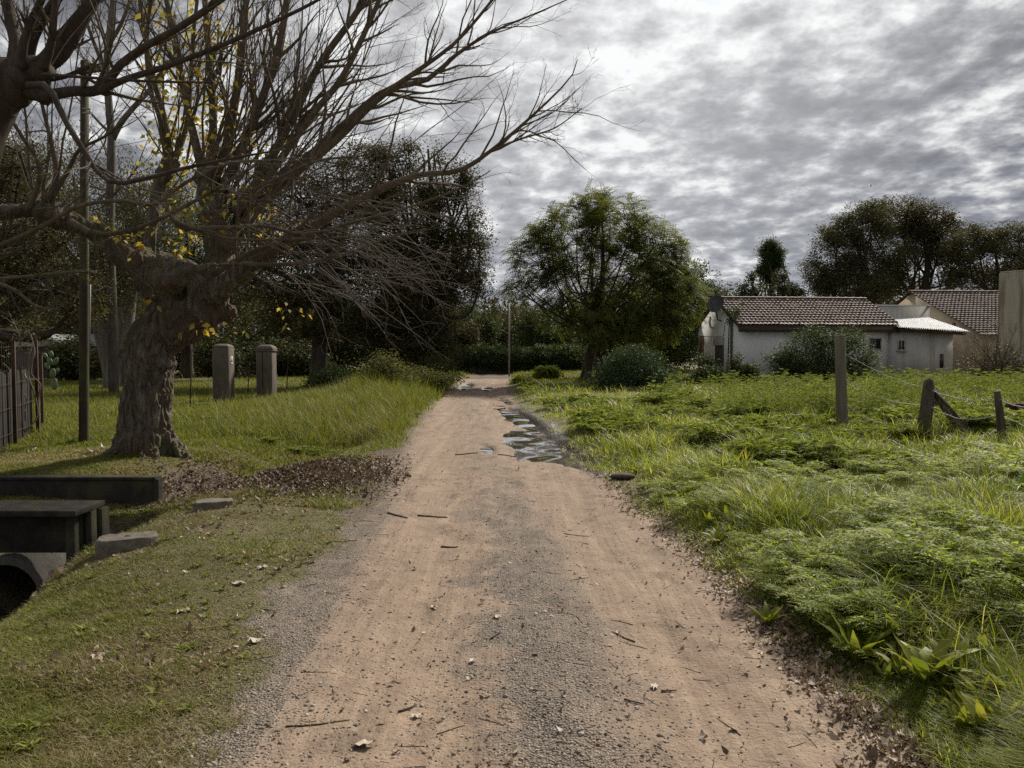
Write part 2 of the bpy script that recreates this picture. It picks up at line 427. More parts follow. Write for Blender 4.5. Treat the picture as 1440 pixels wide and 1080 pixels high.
# ------------------------------------------------------------------ grass
def tri_blades(Pb, h, w, lean, levels=2):
    """tapered bent blades, (K,3) bases"""
    K = len(Pb); a = rng.uniform(0, 2 * PI, K); f = np.stack([np.cos(a), np.sin(a), 0 * a], -1)
    side = np.stack([-np.sin(a), np.cos(a), 0 * a], -1) * (w / 2)[:, None]
    tw = rng.uniform(-.6, .6, K); side = side * np.cos(tw)[:, None] + f * (np.sin(tw) * w / 2)[:, None]
    vs = []
    ts = np.linspace(0, 1, levels + 1)
    for i, tt in enumerate(ts):
        c = Pb + f * (lean * h * tt ** 1.8)[:, None] + np.stack([0 * h, 0 * h, h * (tt - .38 * lean * tt ** 2.2)], -1)
        if i < levels: k = 1 - .45 * tt; vs += [c - side * k, c + side * k]
        else: vs.append(c)
    V = np.stack(vs, 1); n = V.shape[1]
    q = np.array([[2 * i, 2 * i + 1, 2 * i + 3, 2 * i + 2] for i in range(levels - 1)]).reshape(-1, 4)
    t = np.array([[n - 3, n - 2, n - 1]])
    o = (np.arange(K) * n)[:, None, None]
    return V.reshape(-1, 3), (q[None] + o).reshape(-1, 4), (t[None] + o).reshape(-1, 3)
def scatter(n, y0, y1, xa, xb, power=2.0):
    """points with density falling as 1/y**(power-1) per row; xa, xb functions of y"""
    u = rng.random(n); e = 1 - power
    if abs(e) < 1e-6: y = y0 * (y1 / y0) ** u
    else: y = (y0 ** e + u * (y1 ** e - y0 ** e)) ** (1 / e)
    a, b = xa(y), xb(y); x = a + (b - a) * rng.random(n)
    return x, y
def grass(name, n, y0, y1, xa, xb, hfun, mat, power=2.0, wk=1.0, dens=None, levels=2, lean=(.2, .9)):
    x, y = scatter(n, y0, y1, xa, xb, power)
    k = veg(x, y)
    if dens is not None: k = k * dens(x, y)
    ok = rng.random(n) < k; x, y = x[ok], y[ok]
    h = hfun(x, y) * rng.uniform(.55, 1.25, len(x)); w = np.clip(.0028 + .00042 * y, .003, .03) * rng.uniform(.7, 1.4, len(x)) * wk
    V, Q, T = tri_blades(np.stack([x, y, H(x, y) - .01], -1), h, w, rng.uniform(*lean, len(x)), levels)
    mb = MB(); mb.add(V, Q, T)
    return tag(build(name, mb, mat), kind='stuff')
m_lawn = mat_leaf('lawn_blades', [(.12, .15, .02), (.16, .175, .03), (.085, .115, .016), (.20, .19, .045), (.28, .23, .11)], .4, .55, .2, tcol=1.4,
                  patch=[(.27, .215, .125), (.22, .175, .08), (.14, .145, .035), (.34, .28, .17), (.17, .13, .075)], patch_scale=.9)
m_mead = mat_leaf('meadow_blades', [(.09, .12, .015), (.13, .15, .02), (.065, .095, .012), (.17, .18, .03), (.25, .22, .09)], .45, .5, .2, tcol=1.4,
                  patch=[(.17, .17, .025), (.11, .13, .018), (.20, .18, .045)], patch_scale=.35)
m_tall = mat_leaf('verge_blades', [(.135, .175, .018), (.19, .22, .024), (.085, .125, .014), (.25, .26, .04), (.36, .32, .13)], .52, .45, .25, tcol=1.6,
                  patch=[(.085, .125, .016), (.12, .155, .02), (.19, .20, .04)], patch_scale=.7)
fl = lambda k: (lambda y: -k * y - 1.2)
pile_d = lambda x, y: 1 - .0 * x
hl = lambda x, y: .018 + .075 * fbm2(x * 1.7, y * 1.7, 4, 77) ** 1.6
grass('lawn_grass', 300000, 1.7, 14.5, fl(.72), lambda y: XL(y) - .1, hl, m_lawn, 1.75, 1.1, levels=2, lean=(.5, 1.6))
grass('lawn_grass', 200000, 7.5, 15, lambda y: -.75 * y - 1, lambda y: XL(y) - .3, lambda x, y: 1.4 * hl(x, y), m_lawn, .6, 1.2, lean=(.4, 1.3))
def h_mead(x, y):
    dL = XL(y) - x
    tall = sst(13.2, 14.6, y + (fbm2(x, y, 2, 5) - .5) * 2) * (1 - sst(30, 40, y))
    near = np.exp(-.5 * ((dL - 1.6) / 1.5) ** 2)
    return .07 + .05 * fbm2(x * .7, y * .7, 3, 6) + tall * (near * (.24 + .32 * sst(17, 22, y)) + .08) * (.4 + 1.1 * fbm2(x * .9, y * .9, 3, 8))
grass('meadow_grass', 190000, 12.0, 60, fl(.72), lambda y: XL(y) + .1, h_mead, m_mead, 2.0, 1.0)
def h_verge(x, y):
    dR = x - XR(y); n = fbm2(x * .9, y * .9, 3, 41)
    return (.085 + .25 * sst(.1, 1.3, dR)) * (.22 + 3.0 * np.clip(n - .12, 0, 1) ** 1.8) * (1 - .3 * sst(20, 40, y))
grass('verge_grass', 380000, 2.3, 42, lambda y: XR(y) + .02, lambda y: .72 * y + 2.2, h_verge, m_tall, 1.95, 1.15, levels=3, lean=(.3, 1.25))
grass('far_grass', 50000, 36, 62, lambda y: -14 + 0 * y, lambda y: 12 + 0 * y, lambda x, y: .16 + .1 * fbm2(x * .5, y * .5, 2, 4), m_mead, 1.2)
# thin dead seed stalks in the tall grass
def stalks(n, y0, y1, xa, xb, h0, h1, mat, name, dens):
    x, y = scatter(n, y0, y1, xa, xb, 1.8); ok = rng.random(n) < veg(x, y) * dens(x, y); x, y = x[ok], y[ok]
    V, Q, T = tri_blades(np.stack([x, y, H(x, y)], -1), rng.uniform(h0, h1, len(x)), np.clip(.0016 + .0003 * y, .002, .012), rng.uniform(.1, .8, len(x)), 3)
    mb = MB(); mb.add(V, Q, T); return tag(build(name, mb, mat), kind='stuff')
m_straw = mat_leaf('straw', [(.30, .24, .13), (.22, .17, .09), (.36, .31, .19), (.14, .10, .06)], .2, .6, .2)
stalks(5000, 13.5, 36, fl(.5), XL, .3, .75, m_straw, 'dry_stalks', lambda x, y: np.exp(-.5 * ((XL(y) - x - 1.5) / 1.3) ** 2) * .8 + .08)
stalks(2500, 3, 30, lambda y: XR(y) + .4, lambda y: .72 * y + 2, .2, .6, m_straw, 'dry_stalks', lambda x, y: .35 + 0 * x)

# ------------------------------------------------------------------ weeds
def frond(L, npin, wid, arch, sub=0, seed=0):
    """one pinnate frond along +x, rising then drooping; list of verts and tris"""
    r = np.random.default_rng(seed); V, T = [], []
    def tri(a, b, c): k = len(V); V.extend([a, b, c]); T.append([k, k + 1, k + 2])
    pt = lambda t: np.array([L * t * (1 - .12 * t), 0, L * (arch * t - .85 * arch * t * t)])
    for i in range(npin):
        t0 = (i + .6) / npin; c = pt(t0); wl = wid * (math.sin(PI * min(1, t0 * .75 + .22))) * r.uniform(.8, 1.15)
        for s in (-1, 1):
            d = np.array([.55, s * 1.0, -.12 + r.uniform(-.15, .2)]); d /= np.linalg.norm(d)
            nrm = np.array([1, 0, .1])
            if sub:
                for j in range(sub):
                    q = c + d * wl * (j + .3) / sub; ll = wl * .34 * (1 - .5 * j / sub)
                    for e in (-1, 1):
                        dd = d * .7 + nrm * e * .75; dd = dd / np.linalg.norm(dd) * ll
                        wv = np.cross(dd, [0, 0, 1]); wv = wv / (np.linalg.norm(wv) + 1e-9) * ll * .24
                        tri(q - wv * .6, q + dd * .5 + wv + [0, 0, r.uniform(-.25, .25) * ll], q + dd + [0, 0, r.uniform(-.3, .15) * ll])
                tri(c - nrm * .002, c + nrm * .002, c + d * wl)
            else:
                e = c + d * wl; m = c + d * wl * .5
                wv = nrm * wl * .12
                tri(c, m - wv + [0, 0, r.uniform(-.2, .3) * wl], e); tri(c, e, m + wv + [0, 0, r.uniform(-.2, .3) * wl])
    for i in range(4):
        a, b = pt(i / 4), pt((i + 1) / 4); tri(a + [0, .003, 0], a - [0, .003, 0], b)
    return np.array(V), np.array(T)
def rosette(nf, L, npin, wid, sub, seed):
    r = np.random.default_rng(seed); V, T, k = [], [], 0
    for i in range(nf):
        v, t = frond(L * r.uniform(.7, 1.1), npin, wid * r.uniform(.8, 1.15), r.uniform(.55, 1.3), sub, seed * 31 + i)
        a = 2 * PI * i / nf + r.uniform(-.4, .4); M = np.array([[math.cos(a), -math.sin(a), 0], [math.sin(a), math.cos(a), 0], [0, 0, 1]])
        V.append(v @ M.T + [0, 0, r.uniform(0, .12) * L]); T.append(t + k); k += len(v)
    return np.concatenate(V), np.concatenate(T)
def leafstalk(seed):
    r = np.random.default_rng(seed); V, T, k = [], [], 0
    for i in range(15):
        v, t = frond(.46 * r.uniform(.7, 1.1), 7, .15, r.uniform(.2, .9), 0, seed * 17 + i); a = 2.4 * i; M = np.array([[math.cos(a), -math.sin(a), 0], [math.sin(a), math.cos(a), 0], [0, 0, 1]])
        z = .10 + .95 * (i / 15) ** .9; V.append(v @ M.T * (1.1 - .45 * i / 15) + [.02 * math.cos(a), .02 * math.sin(a), z]); T.append(t + k); k += len(v)
    V.append(np.array([[-.008, 0, 0], [.008, 0, 0], [0, .004, 1.05]])); T.append(np.array([[k, k + 1, k + 2]])); return np.concatenate(V), np.concatenate(T)
def place_many(mb, protos, x, y, sc, zoff=0.0, tilt=.15):
    which = rng.integers(0, len(protos), len(x)); z = H(x, y) + zoff + 0 * x
    for k, (V, T) in enumerate(protos):
        s = which == k; n = s.sum()
        if not n: continue
        a = rng.uniform(0, 2 * PI, n); ca, sa = np.cos(a), np.sin(a)
        W = np.empty((n, len(V), 3)); t1, t2 = rng.normal(0, tilt, n), rng.normal(0, tilt, n)
        W[:, :, 0] = V[None, :, 0] * ca[:, None] - V[None, :, 1] * sa[:, None]
        W[:, :, 1] = V[None, :, 0] * sa[:, None] + V[None, :, 1] * ca[:, None]
        W[:, :, 2] = V[None, :, 2]
        W[:, :, 0] += W[:, :, 2] * t1[:, None]; W[:, :, 1] += W[:, :, 2] * t2[:, None]
        W *= sc[s][:, None, None]; W += np.stack([x[s], y[s], z[s]], -1)[:, None]
        mb.add(W.reshape(-1, 3), None, (T[None] + (np.arange(n) * len(V))[:, None, None]).reshape(-1, 3))
m_fern = mat_leaf('hemlock_leaf', [(.145, .19, .022), (.19, .23, .032), (.10, .14, .018), (.235, .265, .045), (.30, .32, .09)], .5, .55, .14, tcol=1.7)
m_fern2 = mat_leaf('far_weed_leaf', [(.115, .155, .026), (.15, .185, .034), (.08, .115, .02), (.19, .215, .048), (.26, .275, .09)], .38, .6, .12, tcol=1.4)
near_f = [rosette(9, .36, 10, .13, 5, 3), rosette(10, .33, 9, .12, 5, 5), rosette(8, .40, 11, .13, 5, 7)]
far_f = [rosette(10, .36, 11, .11, 0, 13), rosette(11, .34, 10, .10, 0, 15), rosette(9, .40, 11, .11, 0, 17)]
mound = lambda x, y: sst(.42, .72, fbm2(x * .62, y * .62, 3, 91))
fern_patch = lambda x, y: .8 * sst(.22, .55, mound(x, y)) + .06
mb = MB()
x, y = scatter(950, 2.6, 9.5, lambda y: XR(y) + .28, lambda y: .72 * y + 1.5, 1.6)
ok = rng.random(len(x)) < fern_patch(x, y) * veg(x, y); x, y = x[ok], y[ok]
place_many(mb, near_f, x, y, rng.uniform(.45, 1.1, len(x)) * (.45 + .35 * sst(.4, 1.6, x - XR(y)) + .75 * mound(x, y)), .02 + .16 * rng.random(len(x)) * mound(x, y), .3)
tag(build('weeds', mb, m_fern), kind='stuff'); mb = MB()
grass('tall_grass', 26000, 2.8, 16, lambda y: XR(y) + .5, lambda y: .72 * y + 2.0, lambda x, y: .22 + .26 * fbm2(x * 1.2, y * 1.2, 3, 87), m_tall, 1.8, 1.2, dens=lambda x, y: .12 + .75 * sst(.5, .62, fbm2(x * 1.4, y * 1.4, 3, 88)), levels=3, lean=(.4, 1.3))
x, y = scatter(4600, 9, 30, lambda y: XR(y) + .6, lambda y: .72 * y + 2, 1.4)
ok = rng.random(len(x)) < np.maximum(fern_patch(x, y), sst(15.5, 17, y) * (x > 4.5) * .95) * veg(x, y); x, y = x[ok], y[ok]
tallm = sst(15.8, 18, y) * sst(4.0, 5.2, x + (fbm2(x, y, 2, 2) - .5) * 2) * (1 - sst(24, 30, y))
keep = tallm < .5
place_many(mb, far_f, x[keep], y[keep], rng.uniform(.5, 1.0, keep.sum()) * (.5 + 1.1 * mound(x[keep], y[keep])), .02 + .2 * rng.random(keep.sum()) * mound(x[keep], y[keep]), .25)
tall_f = [leafstalk(k) for k in (41, 42, 43)]
x, y = scatter(1500, 15.6, 26, lambda y: 4.3 + 0 * y, lambda y: .72 * y + 2, 1.2); ok = rng.random(len(x)) < .35 + .65 * sst(.35, .55, fbm2(x * .5, y * .5, 3, 71)); x, y = x[ok], y[ok]
place_many(mb, tall_f, x, y, rng.uniform(.3, .85, len(x)) * (.30 + .95 * fbm2(x * .6, y * .6, 3, 55)), -.02)
x, y = scatter(500, 13, 34, lambda y: XL(y) - 6, lambda y: XL(y) - .2, 1.2); ok = rng.random(len(x)) < sst(.42, .6, fbm2(x * .5, y * .5, 3, 19)); x, y = x[ok], y[ok]
place_many(mb, far_f, x, y, rng.uniform(.3, .7, len(x)), .02)
tag(build('weeds', mb, m_fern2), kind='stuff')

def blade_leaf(L, W, bend, n=6, fold=.18, wave=.0):
    """one lanceolate leaf along +x rising and bending"""
    V, T = [], []
    for i in range(n + 1):
        t = i / n; w = W * (math.sin(PI * (.04 + .96 * t) ** .8)) * (1 if t < 1 else 0) * .5 + .0015
        ang = 1.25 - bend * t; 
        if i == 0: x, z = 0, 0
        else: x += L / n * math.cos(ang); z += L / n * math.sin(ang)
        wz = fold * w + wave * math.sin(i * 2.3)
        V += [[x, -w, z + wz], [x, 0, z], [x, w, z + wz * .7]]
    for i in range(n):
        a = 3 * i
        T += [[a, a + 1, a + 4], [a, a + 4, a + 3], [a + 1, a + 2, a + 5], [a + 1, a + 5, a + 4]]
    return np.array(V), np.array(T)
def leafy_rosette(nl, L, W, seed, bend=(.5, 1.6), n=6):
    r = np.random.default_rng(seed); V, T, k = [], [], 0
    for i in range(nl):
        v, t = blade_leaf(L * r.uniform(.6, 1.1), W * r.uniform(.75, 1.15), r.uniform(*bend), n, r.uniform(.1, .35), .004)
        a = 2.4 * i + r.uniform(-.4, .4); M = np.array([[math.cos(a), -math.sin(a), 0], [math.sin(a), math.cos(a), 0], [0, 0, 1]])
        V.append(v @ M.T); T.append(t + k); k += len(v)
    return np.concatenate(V), np.concatenate(T)
m_dock = mat_leaf('dock_leaf', [(.13, .16, .018), (.18, .20, .024), (.095, .13, .018), (.24, .235, .04), (.11, .14, .03)], .4, .5, .2, tcol=1.4)
docks = [leafy_rosette(9, .22, .045, 4, (.2, 1.2)), leafy_rosette(8, .19, .042, 9, (.2, 1.3)), leafy_rosette(11, .24, .044, 12, (.1, 1.0))]
mb = MB()
x, y = scatter(1700, 2.4, 24, lambda y: XR(y) + .3, lambda y: .7 * y + 1.5, 1.7); ok = rng.random(len(x)) < veg(x, y) * .8; x, y = x[ok], y[ok]
place_many(mb, [leafy_rosette(6, .17, .038, 21, (.2, 1.2), n=4), leafy_rosette(7, .15, .034, 22, (.2, 1.3), n=4)], x, y, rng.uniform(.4, 1.15, len(x)))
x, y = scatter(260, 2.5, 13, fl(.6), lambda y: XL(y) - .3, 1.8); ok = rng.random(len(x)) < veg(x, y); x, y = x[ok], y[ok]
place_many(mb, [leafy_rosette(7, .08, .02, 31, (1., 1.7), n=4)], x, y, rng.uniform(.4, .9, len(x)))
tag(build('weeds', mb, m_dock), kind='stuff')
me_d = []
for k, (V, T) in enumerate(docks):
    b = MB(); b.add(V, None, T); me_d.append(b.mesh('dock_plant', m_dock))
for k, (px, py, sc) in enumerate([(1300, 965, 1.05), (1345, 955, .9), (1205, 935, .8), (1260, 905, .95), (1010, 765, .8), (1415, 985, .7), (1110, 835, .7), (1330, 775, .95), (1365, 770, .85),
                                  (1200, 845, .8), (1420, 880, .9), (1080, 880, .55), (1150, 705, .9), (1040, 690, .8), (1310, 712, 1.0), (1425, 1050, .7)]):
    g = G(px, py); o = bpy.data.objects.new('dock_plant', me_d[k % 3]); COL.objects.link(o)
    o.location = (g[0], g[1], float(H(g[0], g[1])) - .01); o.rotation_euler = (0, 0, k * 1.7); sc = sc * (1.45 if py > 830 else 1.15); o.scale = (sc,) * 2 + (sc * random.uniform(.85, 1.15),)
    tag(o, 'broad-leaved yellow-green dock plant rising from the grass of the right verge', 'plant', 'dock plants on the right verge')
# a clump of strap leaves at the right edge
g = G(1425, 715); b = MB(); V, T = leafy_rosette(22, .56, .055, 55, (.7, 2.0), 9); b.add(V + [g[0], g[1], g[2]], None, T)
m_strap = mat_leaf('strap_leaf', [(.035, .075, .016), (.05, .095, .02), (.075, .12, .03)], .3, .65, .12)
tag(build('lily_clump', b, m_strap, org=g), 'clump of long dark green strap leaves arching out of the verge grass', 'plant')
# ------------------------------------------------------------------ branch growth
def unit(v): return v / (np.linalg.norm(v, axis=-1, keepdims=True) + 1e-9)
def grow(P0, D, L, n, up=0.0, wob=.12, droop=None):
    P0 = np.asarray(P0, float); D = unit(np.asarray(D, float)); B = len(P0)
    up = np.broadcast_to(np.asarray(up, float), (B,))
    out = np.empty((B, n, 3)); out[:, 0] = P0; p = P0.copy(); d = D.copy()
    for i in range(1, n):
        d = unit(d + rng.normal(0, wob, (B, 3)) + np.stack([0 * up, 0 * up, up], -1) / n)
        p = p + d * (L / (n - 1))[:, None]; out[:, i] = p
    return out
def radii(r0, r1, B, n, pw=1.0):
    t = np.linspace(0, 1, n) ** pw
    return np.asarray(r0)[:, None] * (1 - t)[None] + np.asarray(r1)[:, None] * t[None]
def children(Ln, Rn, k, f=(.2, .98), ang=(.35, .9), lf=(.3, .5), n=6, up=.3, wob=.12, rf=.6, rmin=.0015, Ls=None):
    B, m, _ = Ln.shape
    par = np.repeat(np.arange(B), k); K = len(par)
    t = rng.uniform(f[0], f[1], K) * (m - 1); i = np.minimum(t.astype(int), m - 2); w = t - i
    p = Ln[par, i] * (1 - w)[:, None] + Ln[par, i + 1] * w[:, None]
    T = unit(Ln[par, i + 1] - Ln[par, i]); r = Rn[par, i] * (1 - w) + Rn[par, i + 1] * w
    q = unit(np.cross(T, rng.normal(0, 1, (K, 3)))); a = rng.uniform(ang[0], ang[1], K)
    D = T * np.cos(a)[:, None] + q * np.sin(a)[:, None]
    plen = np.linalg.norm(np.diff(Ln, axis=1), axis=2).sum(1)[par]
    L = plen * rng.uniform(lf[0], lf[1], K) * (1.15 - .6 * t / (m - 1))
    out = grow(p, D, L, n, up, wob)
    r0 = np.maximum(r * rf, rmin); return out, radii(r0, np.full(K, rmin * .7), K, n)
def resample(pts, n):
    pts = np.asarray(pts, float); d = np.r_[0, np.cumsum(np.linalg.norm(np.diff(pts[:, :3], axis=0), axis=1))]
    t = np.linspace(0, d[-1], n)
    # smooth: Catmull-Rom through the points
    out = np.empty((n, pts.shape[1])); k = len(pts)
    for a, tt in enumerate(t):
        i = min(max(np.searchsorted(d, tt, 'right') - 1, 0), k - 2); s = (tt - d[i]) / (d[i + 1] - d[i] + 1e-9)
        p0, p1, p2, p3 = pts[max(i - 1, 0)], pts[i], pts[i + 1], pts[min(i + 2, k - 1)]
        out[a] = .5 * (2 * p1 + (p2 - p0) * s + (2 * p0 - 5 * p1 + 4 * p2 - p3) * s * s + (3 * p1 - p0 - 3 * p2 + p3) * s ** 3)
    out[:, 3:] = np.maximum(out[:, 3:], .0015)
    return out
def leaves(C, n, spread, size, mat_=None, droop=.3, fold=.25, asp=.55, flat=.7):
    """n leaf quads round every clump centre; spread per clump"""
    K = len(C); spread = np.broadcast_to(np.asarray(spread, float), (K,))
    c = np.repeat(C, n, 0) + np.clip(rng.normal(0, 1, (K * n, 3)), -1.5, 1.5) * np.repeat(spread, n)[:, None] * np.array([1, 1, flat])
    M = len(c); a = rng.uniform(0, 2 * PI, M); dz = rng.normal(-droop, .45, M)
    f = unit(np.stack([np.cos(a), np.sin(a), dz], -1)); s = unit(np.cross(f, rng.normal(0, 1, (M, 3)) + [0, 0, 1.2]))
    nn = np.cross(f, s); l = size * rng.uniform(.6, 1.3, M)
    f = f * l[:, None]; s = s * (l * asp * .5)[:, None]; nn = nn * (l * fold * .3)[:, None]
    V = np.stack([c, c + f * .42 + s - nn, c + f, c + f * .42 - s - nn], 1).reshape(-1, 3)
    return V, (np.arange(M)[:, None] * 4 + np.array([0, 1, 2, 3]))
def feathers(C, n, Ls, mat_=None, out_from=None, npair=7, droop=1.0, leaflet=.10):
    """drooping compound fronds: n per clump, leaflet pairs along each"""
    K = len(C); c = np.repeat(C, n, 0); M = len(c)
    a = rng.uniform(0, 2 * PI, M); D = np.stack([np.cos(a), np.sin(a), rng.uniform(-.1, .6, M)], -1)
    if out_from is not None: D = D + unit(c - out_from) * .9
    c = c + rng.normal(0, .12, (M, 3))
    L = grow(c, D, Ls * rng.uniform(.6, 1.2, M), npair + 1, -droop, .05)
    T = unit(np.diff(L, axis=1)); S_ = unit(np.cross(T, np.array([0, 0, 1.])))
    V = []
    for sgn in (-1, 1):
        b = L[:, 1:]; d = unit(S_ * sgn + T * .5 + np.array([0, 0, -.25])) * leaflet * rng.uniform(.7, 1.2, (M, npair, 1))
        w = T * leaflet * .24
        V.append(np.stack([b, b + d * .5 + w, b + d, b + d * .5 - w], 2))
    V = np.concatenate(V, 1).reshape(-1, 3); k = len(V) // 4
    return V, np.arange(k)[:, None] * 4 + np.arange(4)
def lobe(px, py, rx, ry, Y, rd=None):
    c = P(px, py, Y); k = pxm(Y); return (c, np.array([rx * k, (rd if rd is not None else rx * .9) * k, ry * k]))
def clumps(lobes, n, shell=.55):
    vol = np.array([np.prod(r) ** (2 / 3) for c, r in lobes]); pick = rng.choice(len(lobes), n, p=vol / vol.sum())
    d = unit(rng.normal(0, 1, (n, 3))); rad = shell + (1 - shell) * rng.random(n) ** .6
    rad = np.where(rng.random(n) < .25, rng.random(n) ** .5, rad)
    c = np.array([lobes[i][0] for i in pick]); r = np.array([lobes[i][1] for i in pick])
    return c + d * rad[:, None] * r, pick
def skeleton(mb, base, r0, lobes, C, pick, fork=.35, sides=7, lean=None, nl=3, tipr=.012, limb=1.0):
    """trunk, limbs to each lobe, a branch to every clump"""
    base = np.asarray(base, float); ctr = np.mean([c for c, r in lobes], 0); zt = max(c[2] for c, r in lobes)
    h = zt - base[2]
    fk = base + (ctr - base) * np.array([.35, .35, 0]) + np.array([0, 0, h * fork])
    top = np.array([ctr[0] * .8 + base[0] * .2, ctr[1], zt])
    t = resample(np.array([[*(base - [0, 0, .1]), r0 * 1.35], [*(base + (fk - base) * .25), r0 * 1.02], [*fk, r0 * .85], [*((fk + top) / 2 + rng.normal(0, .04 * h, 3)), r0 * .5], [*top, r0 * .12]]), 14)
    mb.tubes(t[:, :3], t[:, 3], sides + 3)
    LL, RR, own = [], [], []
    for i, (c, r) in enumerate(lobes):
        for j in range(nl):
            s = t[rng.integers(4, 9)]
            e = c + rng.normal(0, .33, 3) * r
            mid = (s[:3] + e) / 2 + np.array([0, 0, -.08 * h]) * (1 if e[2] > s[2] else -1) + rng.normal(0, .05 * h, 3)
            q = resample(np.array([[*s[:3], s[3] * .6 * limb], [*mid, s[3] * .38 * limb], [*e, s[3] * .12 * limb + .008]]), 9)
            LL.append(q[:, :3]); RR.append(q[:, 3]); own.append(i)
    LL, RR, own = np.array(LL), np.array(RR), np.array(own); mb.tubes(LL, RR, sides, cap=False)
    B, Rb = [], []
    pts = LL[:, 3:].reshape(-1, 3); pr = RR[:, 3:].reshape(-1)
    for c in C:
        d = np.linalg.norm(pts - c, axis=1) + .6 * np.maximum(0, pts[:, 2] - c[2]); i = int(np.argmin(d)); a = pts[i]
        m = (a + c) / 2 + np.array([0, 0, -.06]) * np.linalg.norm(c - a) + rng.normal(0, .05, 3) * np.linalg.norm(c - a)
        B.append([a, (a + m) / 2 * 1.0, m, c]); Rb.append([min(pr[i] * .6, .05) * limb, min(pr[i] * .5, .035) * limb, .02 * limb, tipr * limb])
    if len(B): mb.tubes(np.array(B), np.array(Rb), 4, cap=False)
def tree(name, label, cat, base, r0, lobes, ncl, nleaf, size, mat, bark, group=None, spread=.4, shell=.55, droop=.3, feather=None, fork=.35, nl=3, asp=.55, flat=.7, crown='crown', limb=1.0, gap=1.3, cull=.42):
    t = thing(name, label, cat, base, group)
    C, pick = clumps(lobes, int(ncl * 1.5), shell); gs = gap / max(.5, float(np.mean([r.mean() for c, r in lobes])))
    kp = fbm3(C[:, 0] * gs, C[:, 1] * gs, C[:, 2] * gs, 2, len(lobes)) > cull; C, pick = C[kp], pick[kp]
    mb = MB(); skeleton(mb, base, r0, lobes, C, pick, fork, nl=nl, limb=limb); build('trunk', mb, bark, t, smooth=True)
    mb = MB()
    if feather: V, Q = feathers(C, nleaf, feather, out_from=np.mean([c for c, r in lobes], 0), leaflet=size)
    else: V, Q = leaves(C, int(nleaf * 1.9), spread * .85 * rng.uniform(.5, 1.45, len(C)), size * .74, droop=droop, asp=asp, flat=flat)
    mb.add(V, Q); build(crown, mb, mat, t)
    return t
def shrub(name, label, base, lobes, ncl, nleaf, size, mat, stem, group=None, spread=.22, cat='shrub', droop=.2, shell=.6, asp=.55):
    t = thing(name, label, cat, base, group)
    C, pick = clumps(lobes, ncl, shell); C[:, 2] = np.maximum(C[:, 2], base[2] + .08)
    mb = MB(); b = np.array(base, float)
    k = min(len(C), 160); a = b + rng.normal(0, .12, (k, 3)) * [1, 1, 0] - [0, 0, .05]; c = C[rng.choice(len(C), k, False)]
    m = (a + c) / 2 + np.array([0, 0, .12]) * np.linalg.norm(c - a, axis=1, keepdims=True)
    mb.tubes(np.stack([a, (a + m) / 2, m, c], 1), np.tile([.022, .018, .012, .005], (k, 1)), 4, cap=False); build('stem', mb, stem, t)
    mb = MB(); V, Q = leaves(C, nleaf, spread, size, droop=droop, asp=asp); mb.add(V, Q); build('foliage', mb, mat, t)
    return t

bark_dark = mat_bark('dark_bark', (.045, .034, .026), (.11, .088, .068), 9, .2)
bark_main = mat_bark('furrowed_bark', (.075, .060, .048), (.32, .272, .215), 18, .15, 1.0, moss=(.08, .085, .035), dist=.05, hue=(.125, .092, .068))
bark_twig = mat_bark('shoot_bark', (.08, .064, .049), (.20, .16, .118), 10, .3, .4, moss=(.085, .075, .035))
bark_grey = mat_bark('grey_bark', (.13, .115, .095), (.27, .24, .20), 6, .25, .6)
bark_dry = mat_bark('dry_twig', (.075, .062, .05), (.19, .165, .135), 9, .3, .3)
m_euc = mat_leaf('eucalypt_leaf', [(0.041, 0.054, 0.024), (0.068, 0.078, 0.035), (0.095, 0.089, 0.041), (0.135, 0.101, 0.054)], .25, .65, .12)
m_olive = mat_leaf('olive_leaf', [(0.047, 0.051, 0.022), (0.074, 0.070, 0.030), (0.115, 0.084, 0.041), (0.041, 0.041, 0.019)], .25, .65, .12)
m_oak = mat_leaf('russet_leaf', [(0.038, 0.055, 0.020), (0.055, 0.064, 0.025), (0.080, 0.064, 0.029), (0.123, 0.072, 0.035)], .22, .65, .12)
m_green = mat_leaf('dark_leaf', [(0.034, 0.057, 0.018), (0.052, 0.078, 0.023), (0.072, 0.098, 0.029)], .25, .65, .12)
m_dull = mat_leaf('dull_leaf', [(0.039, 0.049, 0.021), (0.058, 0.068, 0.026), (0.085, 0.078, 0.033)], .2, .65, .12)
m_feath = mat_leaf('feathery_leaf', [(0.066, 0.094, 0.020), (0.094, 0.121, 0.026), (0.132, 0.143, 0.033), (0.165, 0.138, 0.044)], .42, .65, .12)
m_mound = mat_leaf('mound_leaf', [(0.040, 0.063, 0.030), (0.057, 0.086, 0.040), (0.081, 0.109, 0.052)], .2, .65, .12)
m_lime = mat_leaf('lime_leaf', [(.09, .13, .015), (.13, .165, .02), (.17, .19, .03)], .4, .65, .12)
m_yel = mat_leaf('yellow_leaf', [(.33, .24, .05), (.38, .29, .07), (.27, .175, .035), (.23, .21, .05), (.17, .17, .04)], .55, .5, .2, tcol=1.5)
m_rust = mat_leaf('rust_leaf', [(.19, .085, .045), (.25, .13, .07), (.15, .08, .05)], .35, .5, .3)

